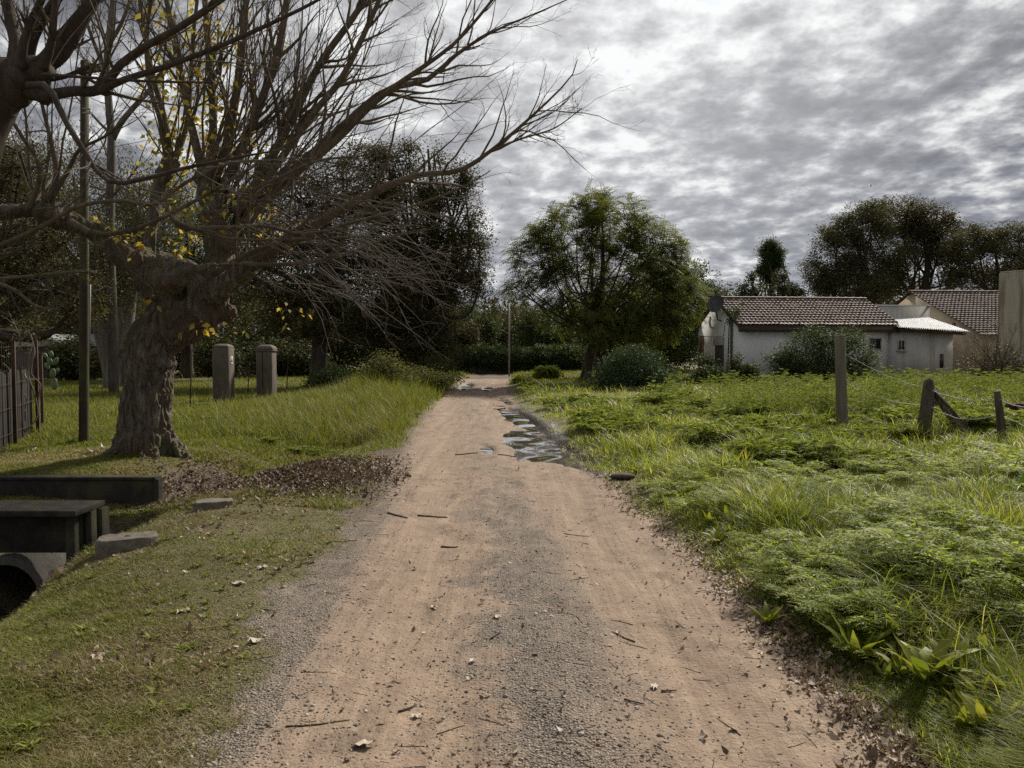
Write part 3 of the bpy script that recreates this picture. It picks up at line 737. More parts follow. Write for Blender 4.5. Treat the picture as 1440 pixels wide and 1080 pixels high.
# ------------------------------------------------------------------ the big pollard beside the road
YT = 10.8
def PR(pts, dY0=0.0, dY1=0.0, n=16):
    k = len(pts); out = []
    for i, (px, py, r) in enumerate(pts):
        Y = YT + dY0 + (dY1 - dY0) * i / (k - 1); out.append([*P(px, py, Y), r * pxm(Y)])
    return resample(np.array(out), n)
base = np.array([*P(206, 650, YT)]); base[2] = float(H(base[0], base[1]))
tr = thing('pollard_tree', 'big bare pollarded tree with furrowed trunk and few yellow leaves, right of the wooden pole', 'tree', base)
mb = MB()
trunk = PR([(202, 668, 54), (204, 640, 47), (205, 610, 41), (206, 565, 39), (208, 525, 40), (213, 492, 43), (232, 462, 42), (262, 438, 44), (266, 412, 46), (236, 396, 46), (210, 380, 40)], 0, 0, 26)
heavy = [trunk,
    PR([(262, 450, 40), (292, 430, 36), (304, 396, 30), (306, 356, 26), (300, 310, 25), (292, 270, 22), (286, 245, 17)], 0, .25, 18),
    PR([(215, 392, 36), (178, 362, 26), (150, 336, 22), (122, 320, 19), (98, 312, 19), (66, 302, 22), (40, 296, 17), (-10, 300, 15), (-70, 292, 12)], 0, -1.0, 20),
    PR([(206, 388, 22), (212, 345, 13), (217, 300, 12.5), (222, 265, 14), (236, 236, 17), (246, 222, 10)], .1, .4, 14),
    PR([(298, 420, 27), (345, 378, 20), (395, 346, 13), (440, 316, 11)], -.1, -.8, 10),
    PR([(305, 380, 24), (330, 330, 18), (352, 290, 14), (372, 255, 11)], .2, .9, 10),
    PR([(240, 405, 20), (262, 385, 14), (300, 373, 8), (350, 372, 6)], -.45, -.8, 8)]
for i_, q in enumerate(heavy): mb.tubes(q[:, :3], q[:, 3] * (.88 if i_ == 0 else .70), 14)
def blob(px, py, r, dY=0.0, sq=(1, 1, 1)):
    c = P(px, py, YT + dY); rr = r * .70 * pxm(YT); th = np.linspace(0, PI, 9)
    prof = [(rr * math.sin(a) + 1e-4, -rr * math.cos(a)) for a in th]; b = MB(); b.lathe(prof, (0, 0, 0), 14)
    mb.add(b.arrays() * np.array(sq) + c, b.q[0])
for a in [(288, 448, 40, 0, (1, 1, .9)), (300, 420, 34, .05), (196, 372, 40, 0), (206, 478, 33, -.12, (1.1, .9, .8)), (238, 470, 30, -.15), (66, 298, 27, -.75), (240, 230, 19, .4), (250, 385, 30, -.1),
          (300, 300, 30, .25), (290, 250, 26, .25), (322, 340, 28, .1), (182, 500, 22, -.05), (228, 512, 26, -.2, (1, .8, .6)), (320, 440, 22, -.05), (262, 462, 34, -.1)]: blob(*a)
for k in range(9):     # root flare
    a = 2 * PI * k / 9 + rng.uniform(-.25, .25); Lr = rng.uniform(.55, 1.0); d = np.array([math.cos(a), math.sin(a)])
    pts = []
    for s, zz, rr in ((.16, .55, .15), (.29, .22, .13), (.42, .05, .095), (.62, -.03, .06), (Lr + .05, -.1, .03)):
        x, y = base[:2] + d * s; pts.append([x, y, max(float(H(x, y)), base[2] - .3) + zz if s > .4 else base[2] + zz, rr])
    q = resample(np.array(pts), 12); mb.tubes(q[:, :3], q[:, 3], 9)
tmp = bpy.data.objects.new('tmp', mb.mesh('tmp', None)); COL.objects.link(tmp)
rm = tmp.modifiers.new('r', 'REMESH'); rm.mode = 'VOXEL'; rm.voxel_size = .017
sm = tmp.modifiers.new('s', 'SMOOTH'); sm.iterations = 5; sm.factor = .5
ev = tmp.evaluated_get(bpy.context.evaluated_depsgraph_get()); me = bpy.data.meshes.new_from_object(ev)
bpy.data.objects.remove(tmp)
nv = len(me.vertices); V = np.empty(nv * 3, np.float32); me.vertices.foreach_get('co', V); V = V.reshape(-1, 3).astype(float)
Nn = np.empty(nv * 3, np.float32); me.vertex_normals.foreach_get('vector', Nn); Nn = Nn.reshape(-1, 3)
wx, wy = V[:, 0] + .06 * fbm3(V[:, 0] * 5, V[:, 1] * 5, V[:, 2] * 5, 2, 8), V[:, 1] + .06 * fbm3(V[:, 0] * 5, V[:, 1] * 5, V[:, 2] * 5, 2, 9)
fur = np.abs(fbm3(wx * 15, wy * 15, V[:, 2] * 3.2, 3, 4) - .5) * 2
lump = fbm3(V[:, 0] * 4, V[:, 1] * 4, V[:, 2] * 4, 3, 2) - .5
low = 1 - .5 * sst(2.0, 2.6, V[:, 2])
V = V + Nn * (.10 * lump - .055 * (1 - np.clip(fur * 2.6, 0, 1)) * low)[:, None]
hole = P(246, 414, YT - .42)      # the hollow under the fork
for hc, hr, dep in ((P(247, 412, YT - .44), .15, .17), (P(197, 389, YT - .42), .05, .08), (P(237, 376, YT - .40), .06, .08)):
    d = np.linalg.norm((V - hc) * [1, .6, 1], axis=1); V = V + np.array([0, 1, 0]) * (dep * (1 - sst(.3 * hr, hr, d)))[:, None]
me.vertices.foreach_set('co', (V - base).astype(np.float32).ravel()); me.polygons.foreach_set('use_smooth', np.ones(len(me.polygons), bool)); me.update()
me.name = 'trunk'; me.materials.append(bark_main)
o = bpy.data.objects.new('trunk', me); COL.objects.link(o); o.parent = tr; ORG[o] = base

# main limbs drawn one by one: (px, py, radius px), depth offsets start and end
limbs = [
    ([(420, 330, 12), (470, 300, 10), (530, 268, 8.5), (590, 246, 7), (645, 240, 6), (690, 212, 4.5), (745, 166, 3.2), (800, 112, 1.6), (812, 84, .9)], -.6, -2.2),
    ([(690, 212, 3), (730, 196, 2.4), (780, 180, 1.6), (818, 152, .9)], -1.6, -2.4),
    ([(360, 280, 11), (420, 232, 9.5), (480, 178, 8), (540, 128, 7), (600, 112, 6), (640, 78, 4.5), (690, 46, 3), (760, 16, 1.6), (810, -6, 1)], .8, 0),
    ([(360, 290, 11), (420, 240, 9), (470, 200, 8), (520, 150, 7), (560, 118, 6), (640, 60, 4), (700, -10, 3)], .5, -.6),
    ([(340, 300, 12), (390, 230, 9), (440, 160, 8), (480, 110, 7), (520, 30, 6), (550, -40, 4)], .4, .2),
    ([(330, 300, 13), (372, 240, 10), (410, 170, 9), (450, 90, 8), (500, 20, 7), (540, -50, 5)], .3, .8),
    ([(310, 270, 12), (345, 200, 10), (372, 130, 9), (396, 50, 8), (410, -60, 6)], .3, .4),
    ([(300, 260, 12), (322, 190, 9), (336, 110, 8), (344, 30, 7), (350, -80, 5)], .3, .1),
    ([(292, 250, 12), (300, 180, 9), (296, 100, 8), (290, 20, 7), (282, -80, 5)], .3, .7),
    ([(286, 245, 11), (270, 180, 9), (256, 110, 7.5), (240, 30, 6), (222, -70, 4)], .3, -.1),
    ([(240, 226, 10), (232, 170, 7), (216, 110, 6), (202, 40, 5), (190, -60, 4)], .4, .5),
    ([(236, 226, 9), (226, 170, 6), (213, 130, 5), (206, 70, 4.5), (212, 0, 4), (220, -60, 3)], .4, .1),
    ([(244, 226, 8), (262, 180, 6), (268, 120, 5), (272, 50, 4.5), (285, -60, 3)], .4, 1.0),
    ([(350, 372, 6), (400, 372, 5), (450, 366, 4.2), (500, 352, 3.2), (560, 330, 2), (600, 322, 1)], -.8, -1.6),
    ([(300, 385, 8), (360, 352, 6), (420, 336, 5), (500, 312, 4), (560, 296, 3), (640, 268, 2), (690, 240, 1)], -.5, -1.8),
    ([(66, 290, 10), (80, 250, 7), (72, 200, 5), (60, 150, 4), (40, 60, 3), (30, -40, 2)], -.8, -.6),
    ([(66, 286, 8), (96, 240, 5), (112, 210, 4), (150, 190, 3), (190, 150, 2), (230, 60, 1.5)], -.8, -1.4),
    ([(40, 296, 7), (56, 240, 5), (30, 190, 4), (-20, 120, 3)], -.9, -1.2),
    ([(100, 312, 9), (140, 330, 6), (200, 318, 5), (260, 290, 4.5), (330, 250, 4), (400, 205, 3), (470, 160, 2)], -1.0, -2.0),
    ([(0, 345, 5), (60, 318, 5), (110, 290, 4.5), (170, 282, 4.5), (215, 288, 4.5), (262, 256, 4), (320, 230, 3.5), (370, 226, 2.5)], -2.2, -2.2),
    ([(0, 392, 4), (50, 388, 4), (110, 382, 3.5), (135, 384, 3)], -2.4, -1.5),
    ([(-10, 396, 5), (20, 408, 4), (50, 430, 3), (85, 436, 1.2)], -2.6, -2.4),
    ([(240, 305, 5), (255, 320, 6), (275, 321, 5.5), (330, 320, 5), (375, 318, 4), (420, 328, 3), (480, 322, 2)], -.9, -1.5),
    ([(240, 300, 4), (244, 310, 4), (320, 335, 3.2), (430, 336, 2.5), (520, 332, 1.5)], -1.0, -1.2),
    ([(318, 250, 3.5), (322, 266, 4), (340, 272, 4), (380, 256, 3.5), (440, 228, 3), (500, 220, 2)], -.6, -1.4),
]
mb = MB(); LB, RB = [], []
for pts, a, b in limbs:
    q = PR(pts, a, b, 22); q[:, 3] *= .62; mb.tubes(q[:, :3], q[:, 3], 7); LB.append(q[:, :3]); RB.append(q[:, 3])
LB, RB = np.array(LB), np.array(RB)
# straight shoots fanning from the old cuts
hd = [(290, 248, .25, 22), (300, 300, .25, 14), (330, 330, .2, 9), (345, 378, -.3, 7), (240, 230, .4, 10), (372, 255, .9, 10), (66, 298, -.8, 9), (395, 346, -.6, 6)]
S0, SD, SL, SR_ = [], [], [], []
for px, py, dy, k in hd:
    for i in range(k):
        c = P(px, py, YT + dy) + rng.normal(0, .1, 3)
        bias = .75 if px > 280 else (-.05 if px > 200 else -.1)
        a = rng.normal(bias * .75, .34); d = np.array([math.sin(a), rng.normal(0, .38), math.cos(a)])
        S0.append(c); SD.append(d); SL.append(rng.uniform(2.4, 5.2) * (1 - .25 * abs(a))); SR_.append(rng.uniform(.008, .022))
S0, SD, SL, SR_ = map(np.array, (S0, SD, SL, SR_))
SH = grow(S0, SD, SL, 12, .25, .085); SHR = radii(SR_, SR_ * .12 + .001, len(S0), 12, 1.1); mb.tubes(SH, SHR, 6, cap=False)
build('limb', mb, bark_twig, tr, smooth=True)
mb = MB()
def cloud_twigs(Ln, Rn, k1, k2, k3, up=.35):
    a, ar = children(Ln, Rn, k1, (.22, .97), (.3, .85), (.16, .44), 8, up, .14, .55); mb.tubes(a, ar, 4, cap=False)
    b, br = children(a, ar, k2, (.25, .98), (.35, .9), (.25, .6), 6, up * .7, .16, .6); mb.tubes(b, br, 3, cap=False)
    if k3:
        c, cr = children(b, br, k3, (.3, .98), (.4, .9), (.35, .6), 4, up * .5, .12, .7, .0013); mb.tubes(c, cr, 3, cap=False)
    return b
t1 = cloud_twigs(LB[:13], RB[:13], 17, 4, 3)
t2 = cloud_twigs(LB[13:], RB[13:], 6, 4, 2, .1)
t3 = cloud_twigs(SH, SHR, 5, 3, 2)
build('twig', mb, bark_twig, tr)
# the dry tangle hanging low to the right
mb = MB(); K = 70
px, py = rng.uniform(330, 520, K), rng.uniform(270, 400, K)
st = np.array([P(a, b, YT + rng.uniform(-1.6, .4)) for a, b in zip(px, py)])
dr = np.stack([rng.uniform(.4, 1.2, K), rng.normal(0, .4, K), rng.uniform(-.75, .35, K)], -1)
A = grow(st, dr, rng.uniform(.7, 1.9, K), 8, -.25, .11); AR = radii(rng.uniform(.006, .012, K), np.full(K, .002), K, 8); mb.tubes(A, AR, 4, cap=False)
b, br = children(A, AR, 5, (.15, .98), (.35, 1.1), (.25, .5), 6, -.1, .13, .7, .0018); mb.tubes(b, br, 3, cap=False)
c, cr = children(b, br, 2, (.2, .98), (.4, 1.1), (.35, .7), 4, -.05, .13, .7, .0016); mb.tubes(c, cr, 3, cap=False)
K = 26; st = np.array([P(a, b_, YT - 1.5) for a, b_ in zip(rng.uniform(-60, 190, K), rng.uniform(290, 400, K))])
A = grow(st, np.stack([rng.normal(0, .8, K), rng.normal(0, .4, K), rng.uniform(-.7, .5, K)], -1), rng.uniform(.5, 1.3, K), 7, -.1, .12); AR = radii(np.full(K, .008), np.full(K, .002), K, 7); mb.tubes(A, AR, 4, cap=False)
b2, br = children(A, AR, 5, (.15, .98), (.35, 1.1), (.25, .5), 5, -.1, .13, .7, .0018); mb.tubes(b2, br, 3, cap=False)
build('dry_twig', mb, bark_dry, tr)
# yellow leaves that still hang on
mb = MB()
def yl(n, x0, x1, y0, y1, dy, size, sp, k):
    C = np.array([P(rng.uniform(x0, x1), rng.uniform(y0, y1), YT + rng.uniform(*dy)) for _ in range(n)])
    V, Q = leaves(C, k, sp, size, droop=.8, asp=.62, flat=1); mb.add(V, Q)
yl(60, 195, 310, -20, 250, (-.6, 2.4), .10, .17, 10); yl(50, 215, 340, 30, 420, (-.5, 2), .095, .18, 10); yl(30, 300, 390, 180, 340, (-.2, 1.8), .095, .2, 9)
yl(26, 150, 430, 300, 470, (-1.2, .3), .09, .05, 3); yl(9, 240, 420, 10, 120, (-.5, 1), .08, .12, 4)
yl(4, 130, 175, 305, 335, (-.6, -.3), .09, .05, 8); yl(5, 180, 215, 320, 345, (-.4, 0), .09, .05, 4); yl(3, 285, 300, 450, 475, (-.6, -.4), .11, .03, 3)
build('leaves', mb, m_yel, tr)

# ------------------------------------------------------------------ second pollard, its trunk just out of the frame on the left
Y2 = 8.6
hd2 = P(8, 112, Y2); b2 = np.array([hd2[0] - .75, hd2[1] + .1, 0]); b2[2] = float(H(b2[0], b2[1]))
t2_ = thing('pollard_tree', 'dark knobbed pollard head with thick bare shoots reaching in over the wooden pole top', 'tree', b2)
mb = MB(); k = pxm(Y2)
def PR2(pts, d0=0, d1=0, n=14):
    return resample(np.array([[*P(px, py, Y2 + d0 + (d1 - d0) * i / (len(pts) - 1)), r * k] for i, (px, py, r) in enumerate(pts)]), n)
q = resample(np.array([[b2[0] - .1, b2[1], b2[2] - .2, .42], [b2[0], b2[1], 1.2, .33], [b2[0] + .05, b2[1], 2.6, .30], [hd2[0] - .35, hd2[1], hd2[2] - .6, .28], [*hd2, .26]]), 16)
mb.tubes(q[:, :3], q[:, 3], 12)
for pts, a, b in [([(-20, 150, 26), (10, 120, 30), (40, 105, 26), (70, 100, 16)], 0, -.2), ([(10, 150, 24), (-20, 175, 20), (-60, 230, 18)], 0, 0), ([(30, 120, 22), (60, 135, 14), (100, 128, 11), (140, 128, 11), (152, 116, 9), (165, 95, 8), (200, 68, 7), (250, 40, 6.5), (310, 0, 6), (350, -30, 5)], 0, -.7),
                  ([(140, 128, 8), (175, 112, 6.5), (220, 98, 6), (270, 80, 5), (330, 56, 4.5), (400, 24, 3.5), (440, 4, 3), (480, -20, 2)], -.3, -.9),
                  ([(40, 100, 20), (62, 86, 15), (85, 55, 12), (110, 25, 11), (140, -10, 10)], -.1, -.3), ([(50, 100, 18), (85, 80, 14), (105, 50, 13), (125, 15, 12), (150, -30, 10)], .1, .3),
                  ([(20, 100, 18), (22, 60, 13), (14, 20, 12), (8, -30, 10)], 0, .2), ([(35, 95, 16), (48, 50, 11), (72, 10, 10), (100, -30, 9)], 0, -.4), ([(0, 110, 18), (-20, 60, 14), (-40, -10, 12)], 0, -.3),
                  ([(28, 95, 12), (36, 50, 8), (58, 0, 7), (70, -30, 6)], -.3, -.6), ([(60, 95, 12), (72, 60, 8), (76, 20, 7), (82, -30, 6)], -.3, -.6),
                  ([(40, 120, 8), (66, 120, 6), (78, 140, 6), (92, 170, 5.5), (120, 215, 5), (140, 245, 4.5), (165, 258, 4.2), (210, 250, 3.8), (262, 236, 3.4), (330, 222, 2.4), (400, 210, 1.2)], -.5, -1.4),
                  ([(60, 112, 7), (90, 108, 5), (120, 96, 4.5), (134, 90, 4)], .1, .1),
                  ([(60, 105, 4), (110, 108, 3), (200, 114, 2.6), (300, 116, 2)], -.4, -.6)]:
    q = PR2(pts, a, b, 18); q[:, 3] *= .66; mb.tubes(q[:, :3], q[:, 3], 8)
    if 'LL2' not in globals(): LL2, RR2 = [], []
    if pts[0][2] < 23: LL2.append(q[:, :3]); RR2.append(q[:, 3])
for px, py, r in ((8, 118, 36), (40, 104, 28), (-20, 120, 32), (62, 132, 14), (146, 122, 12)):
    c = P(px, py, Y2); rr = r * k; bb = MB(); bb.lathe([(rr * math.sin(a) + 1e-4, -rr * math.cos(a)) for a in np.linspace(0, PI, 9)], (0, 0, 0), 12)
    V = bb.arrays(); V = V * (1 + .25 * (fbm3(V[:, 0] * 9 + px, V[:, 1] * 9, V[:, 2] * 9, 2) - .5))[:, None]; mb.add(V + c, bb.q[0])
build('trunk', mb, bark_dark, t2_, smooth=True)
mb = MB(); LL2, RR2 = np.array(LL2), np.array(RR2)
a, ar = children(LL2, RR2, 9, (.25, .97), (.3, .8), (.2, .45), 7, .3, .08, .45); mb.tubes(a, ar, 5, cap=False)
b, br = children(a, ar, 4, (.25, .98), (.35, .9), (.3, .55), 5, .25, .1, .6); mb.tubes(b, br, 3, cap=False)
c, cr = children(b, br, 2, (.3, .98), (.4, .9), (.35, .6), 4, .2, .12, .7); mb.tubes(c, cr, 3, cap=False)
build('twig', mb, bark_twig, t2_)
# ------------------------------------------------------------------ trees farther off
def ground(px, Y):
    p = P(px, 500, Y); return np.array([p[0], p[1], float(H(p[0], p[1]))])
# left of the road, from the pole back
tree('eucalyptus_tree', 'tall eucalyptus with thick pale split trunk behind the big pollard trunk', 'tree', ground(166, 30), .42,
     [lobe(30, 250, 80, 50, 30), lobe(120, 265, 80, 55, 30), lobe(215, 300, 70, 60, 30), lobe(60, 340, 90, 60, 29), lobe(170, 350, 80, 50, 30), lobe(-60, 280, 80, 80, 30), lobe(110, 400, 90, 35, 29)], 520, 55, .17, m_euc, bark_grey, spread=.5, droop=1.2, asp=.3, flat=1.4)
b = MB(); q = resample(np.array([[*(ground(158, 29.6) - [0, 0, .1]), .34], [*P(162, 500, 29.6), .26], [*P(170, 440, 29.6), .24], [*P(182, 400, 29.8), .2], [*P(178, 340, 30), .16]]), 12); b.tubes(q[:, :3], q[:, 3], 10)
q = resample(np.array([[*(ground(174, 29.7) - [0, 0, .1]), .36], [*P(176, 510, 29.7), .30], [*P(178, 460, 29.7), .27], [*P(186, 410, 29.8), .2], [*P(200, 330, 30), .14]]), 12); b.tubes(q[:, :3], q[:, 3], 10)
build('trunk_fork', b, bark_grey, [o for o in bpy.data.objects if o.name == 'eucalyptus_tree'][0], smooth=True)
tree('olive_tree', 'brown-green thick-leaved tree behind the mesh fence, at the left frame edge', 'tree', ground(-70, 22), .25,
     [lobe(-50, 250, 80, 50, 22), lobe(20, 215, 55, 40, 22), lobe(-20, 330, 90, 60, 22), lobe(60, 300, 60, 60, 23), lobe(40, 395, 70, 45, 22), lobe(110, 410, 45, 40, 23), lobe(10, 450, 60, 30, 23), lobe(130, 340, 40, 40, 24)], 330, 60, .11, m_olive, bark_dark, spread=.33)
bark_mid = mat_bark('mid_bark', (.07, .06, .05), (.17, .15, .125), 6, .25, .6)
t = thing('slender_tree', 'slender grey bare tree forking high between the wooden pole and the big pollard', 'tree', ground(158, 25)); mb = MB()
k = pxm(25)
LLs, RRs = [], []
for pts in ([(160, 560, 7), (158, 440, 6.5), (155, 330, 6), (156, 250, 6), (157, 190, 5.5), (150, 110, 5), (152, 60, 4.5), (160, 0, 4), (164, -60, 3)], [(158, 195, 5), (172, 170, 4), (198, 140, 3.5), (225, 110, 3), (260, 60, 2)], [(152, 120, 4), (140, 80, 3), (125, 40, 2.5), (110, -20, 2)], [(155, 60, 3), (172, 30, 2.6), (190, -20, 2)]):
    q = resample(np.array([[*P(a, b_, 25), r * k] for a, b_, r in pts]), 16); mb.tubes(q[:, :3], q[:, 3], 8); LLs.append(q[:, :3]); RRs.append(q[:, 3])
build('trunk', mb, bark_mid, t, smooth=True); mb = MB()
a, ar = children(np.array(LLs), np.array(RRs), 16, (.45, .98), (.5, 1.1), (.12, .3), 7, .3, .1, .4, .003); mb.tubes(a, ar, 4, cap=False)
b, br = children(a, ar, 6, (.2, .98), (.4, .9), (.3, .5), 5, .2, .12, .6, .003); mb.tubes(b, br, 3, cap=False)
build('twig', mb, bark_twig, t)
tree('broad_tree', 'dark broad-leaved tree between the eucalyptus and the gate pillars', 'tree', ground(262, 40), .3,
     [lobe(250, 330, 70, 70, 40), lobe(310, 380, 70, 60, 39), lobe(340, 300, 60, 60, 40), lobe(230, 430, 70, 40, 40), lobe(300, 440, 80, 35, 39), lobe(160, 430, 80, 40, 41)], 340, 60, .2, m_dull, bark_dark, spread=.55)
tree('oak_tree', 'dark spreading oak on a short black trunk behind the right gate pillar', 'tree', ground(446, 31), .34,
     [lobe(420, 300, 60, 60, 31), lobe(480, 250, 50, 60, 32), lobe(390, 380, 70, 55, 31), lobe(470, 370, 70, 60, 31), lobe(530, 410, 60, 60, 31), lobe(440, 440, 80, 40, 31), lobe(520, 330, 45, 60, 32)], 520, 60, .14, m_oak, bark_dark, spread=.45, cull=.36)
tree('oak_tree', 'tall russet oak with ragged spires rising at the left bend of the road', 'tree', ground(590, 33), .34,
     [lobe(530, 255, 34, 55, 33), lobe(612, 262, 26, 45, 33), lobe(655, 290, 22, 45, 33), lobe(570, 320, 60, 70, 33), lobe(640, 370, 44, 62, 33), lobe(590, 420, 60, 60, 33), lobe(560, 470, 60, 45, 32), lobe(530, 210, 14, 22, 33), lobe(572, 225, 16, 25, 33), lobe(610, 218, 8, 18, 33), lobe(652, 245, 12, 20, 33), lobe(676, 345, 12, 28, 33), lobe(672, 400, 14, 25, 33), lobe(610, 480, 36, 40, 33)],
     900, 60, .13, m_oak, bark_dark, spread=.36, shell=.5, cull=.36, limb=.6)
# behind the far hedge
for px, py, rx, ry, Y, lab, mt in ((655, 455, 42, 34, 60, 'small dark round tree right of the russet oak, behind the far hedge', m_green), (640, 470, 30, 30, 57, 'low olive tree leaning over the far hedge beside the russet oak', m_olive),
                                   (690, 462, 26, 34, 64, 'thin brownish tree behind the far hedge, left of the grey pole', m_olive), (765, 470, 40, 34, 60, 'dark bush-like tree over the far hedge, right of the grey pole', m_green),
                                   (735, 470, 26, 28, 66, 'dull brown tree behind the far hedge, just right of the grey pole', m_olive)):
    tree('hedge_tree', lab, 'tree', ground(px, Y), .16, [lobe(px, py, rx, ry, Y), lobe(px - rx * .4, py - ry * .6, rx * .5, ry * .6, Y), lobe(px + rx * .5, py + ry * .3, rx * .6, ry * .6, Y)], 150, 40, .24, mt, bark_dark, spread=.5, group='trees behind the far hedge')
for px, top, lab in ((695, 425, 'thin dark conifer spire behind the far hedge, left of the grey pole'), (720, 432, 'ragged brown spire tree rising behind the grey pole')):
    Y = 68; tree('spire_tree', lab, 'tree', ground(px, Y), .1, [lobe(px, top + 35, 8, 38, Y), lobe(px + 3, top + 55, 11, 24, Y)], 90, 30, .2, m_dull, bark_dark, spread=.28, droop=-.4)
# centre: the feathery tree, its rusty neighbour and the dense one behind
tree('feathery_tree', 'wide feathery-leaved tree on dark branching trunk at the right bend of the road', 'tree', ground(822, 37), .24,
     [lobe(800, 340, 55, 50, 37), lobe(838, 300, 32, 28, 37), lobe(760, 365, 40, 40, 37), lobe(735, 405, 25, 16, 37), lobe(868, 325, 50, 40, 36), lobe(915, 340, 40, 42, 37), lobe(945, 385, 40, 45, 37), lobe(890, 395, 60, 50, 36), lobe(810, 400, 50, 40, 37), lobe(955, 420, 35, 35, 37), lobe(870, 440, 50, 25, 36), lobe(790, 440, 30, 20, 37), lobe(905, 455, 50, 26, 37), lobe(840, 462, 36, 16, 36)],
     760, 9, .13, m_feath, bark_dark, feather=.72, fork=.2, shell=.6, nl=4, limb=.6, gap=1.7, cull=.39)
def bare_tree(name, label, px, Y, tops, r0, mat, k1, k2, leafm=None, nleaf=0):
    b0 = ground(px, Y); t = thing(name, label, 'tree', b0); mb = MB(); L, Rr = [], []
    for tx, ty in tops:
        e = P(tx, ty, Y + rng.uniform(-1, 1)); m = b0 + (e - b0) * .45 + np.array([-(e - b0)[0] * .25, 0, .1])
        q = resample(np.array([[*(b0 + rng.normal(0, .04, 3) * [1, 1, 0]), r0], [*m, r0 * .6], [*e, r0 * .12]]), 12); L.append(q[:, :3]); Rr.append(q[:, 3])
    L, Rr = np.array(L), np.array(Rr); mb.tubes(L, Rr, 6, cap=False); build('trunk', mb, mat, t, smooth=True)
    mb = MB(); a, ar = children(L, Rr, k1, (.3, .98), (.3, .8), (.25, .45), 6, .3, .09, .5, .006); mb.tubes(a, ar, 4, cap=False)
    c, cr = children(a, ar, k2, (.2, .98), (.3, .9), (.3, .6), 5, .2, .1, .6, .005); mb.tubes(c, cr, 3, cap=False); build('twig', mb, mat, t)
    if leafm:
        C = c[:, -1]; mb = MB(); V, Q = leaves(C, nleaf, .15, .1, droop=.6); mb.add(V, Q); build('leaves', mb, leafm, t)
    return t
bark_rust = mat_bark('rusty_bark', (.10, .065, .045), (.18, .12, .085), 8, .3, .3)
bare_tree('rusty_tree', 'half-bare rusty-brown tree seen through the feathery tree', 840, 43, [(770, 370), (800, 345), (830, 335), (860, 345), (890, 360), (910, 390), (815, 390), (870, 400)], .06, bark_rust, 12, 6, m_rust, 7)
tree('dense_tree', 'dense dark green tree filling the gap between feathery tree and white house', 'tree', ground(930, 45), .3,
     [lobe(905, 420, 60, 60, 45), lobe(955, 410, 40, 50, 45), lobe(975, 440, 24, 50, 45), lobe(900, 480, 70, 40, 44), lobe(950, 490, 50, 35, 44), lobe(850, 480, 40, 40, 45)], 420, 60, .2, m_green, bark_dark, spread=.5)
tree('hedge_tree', 'dull green round tree between the dense dark tree and the satellite dish', 'tree', ground(1002, 52), .14, [lobe(1000, 425, 22, 28, 52), lobe(1018, 440, 20, 25, 52), lobe(985, 450, 22, 30, 52)], 130, 40, .2, m_dull, bark_dark, spread=.42)
# behind the houses
for i, (px, top, rw) in enumerate(((1047, 392, 6), (1058, 384, 6), (1068, 392, 7), (1100, 384, 9), (1112, 396, 8), (1124, 404, 8))):
    Y = 56 + i % 3; mb_h = 525 - top
    tree('cypress_tree', 'narrow dark cypress column in the row behind the tiled roof, near the conifer', 'tree', ground(px, Y), .09, [lobe(px, top + mb_h * .3, rw, mb_h * .32, Y), lobe(px + 1, top + mb_h * .6, rw * 1.3, mb_h * .4, Y)], 110, 36, .22, m_dull, bark_dark, spread=.3, droop=-.3, group='cypress row behind the tiled roof')
tree('conifer_tree', 'lone knobbly dark conifer top standing above the tiled roof', 'tree', ground(1083, 66), .2,
     [lobe(1083, 346, 10, 9, 66), lobe(1076, 358, 11, 8, 66), lobe(1093, 358, 9, 8, 66), lobe(1084, 368, 14, 9, 66), lobe(1075, 380, 10, 8, 66), lobe(1092, 378, 9, 8, 66), lobe(1084, 392, 12, 14, 66)], 190, 45, .2, m_green, bark_dark, spread=.3, shell=.4, fork=.7)
for lab, px, Y, lobs, n in (
        ('large dark tree rising behind the end of the tiled roof, nearest the conifer', 1205, 60, [(1180, 350, 38, 40), (1165, 385, 35, 30), (1215, 320, 40, 34), (1235, 365, 45, 45), (1200, 405, 60, 25), (1150, 400, 22, 22)], 360),
        ('tallest dark tree, open crown, behind the gap between the two tiled roofs', 1290, 62, [(1262, 305, 42, 26), (1300, 310, 35, 28), (1320, 340, 40, 32), (1270, 350, 45, 35), (1335, 375, 35, 22), (1250, 395, 40, 25)], 360),
        ('wide dark tree with visible limbs behind the concrete tower', 1395, 58, [(1370, 345, 42, 28), (1420, 345, 45, 30), (1455, 360, 45, 45), (1400, 385, 50, 20), (1345, 390, 20, 15)], 330)):
    tree('shade_tree', lab, 'tree', ground(px, Y), .42, [lobe(*a, Y) for a in lobs], int(n * 1.4), 48, .21, m_euc if px != 1290 else m_olive, bark_dark, spread=.46, shell=.5, nl=3, cull=.40, limb=.75, group='tall trees behind the houses')
# a far wood closing the horizon
mb = MB(); n = 3600
th = rng.uniform(-1.15, 1.15, n); D = rng.uniform(85, 125, n); x, y = np.sin(th) * D, np.cos(th) * D
top = 3.0 + 6 * fbm2(th * 7, 0 * th, 4, 3) + 6 * sst(.1, .5, -th) + 3.5 * sst(.28, .5, th); z = rng.random(n) * top
V, Q = leaves(np.stack([x, y, z], -1), 46, 1.1, .55, droop=.2); mb.add(V, Q)
tag(build('woods', mb, m_dull), kind='stuff')
mb = MB(); n = 1700; x = rng.uniform(-46, -5, n); y = 47 + 5 * rng.random(n); z = rng.random(n) ** .8 * (3.0 + 4 * fbm2(x * .3, 0 * x, 3, 5))
V, Q = leaves(np.stack([x, y, z], -1), 60, .45, .24, droop=.2); mb.add(V, Q)
tag(build('undergrowth', mb, m_dull), kind='stuff')

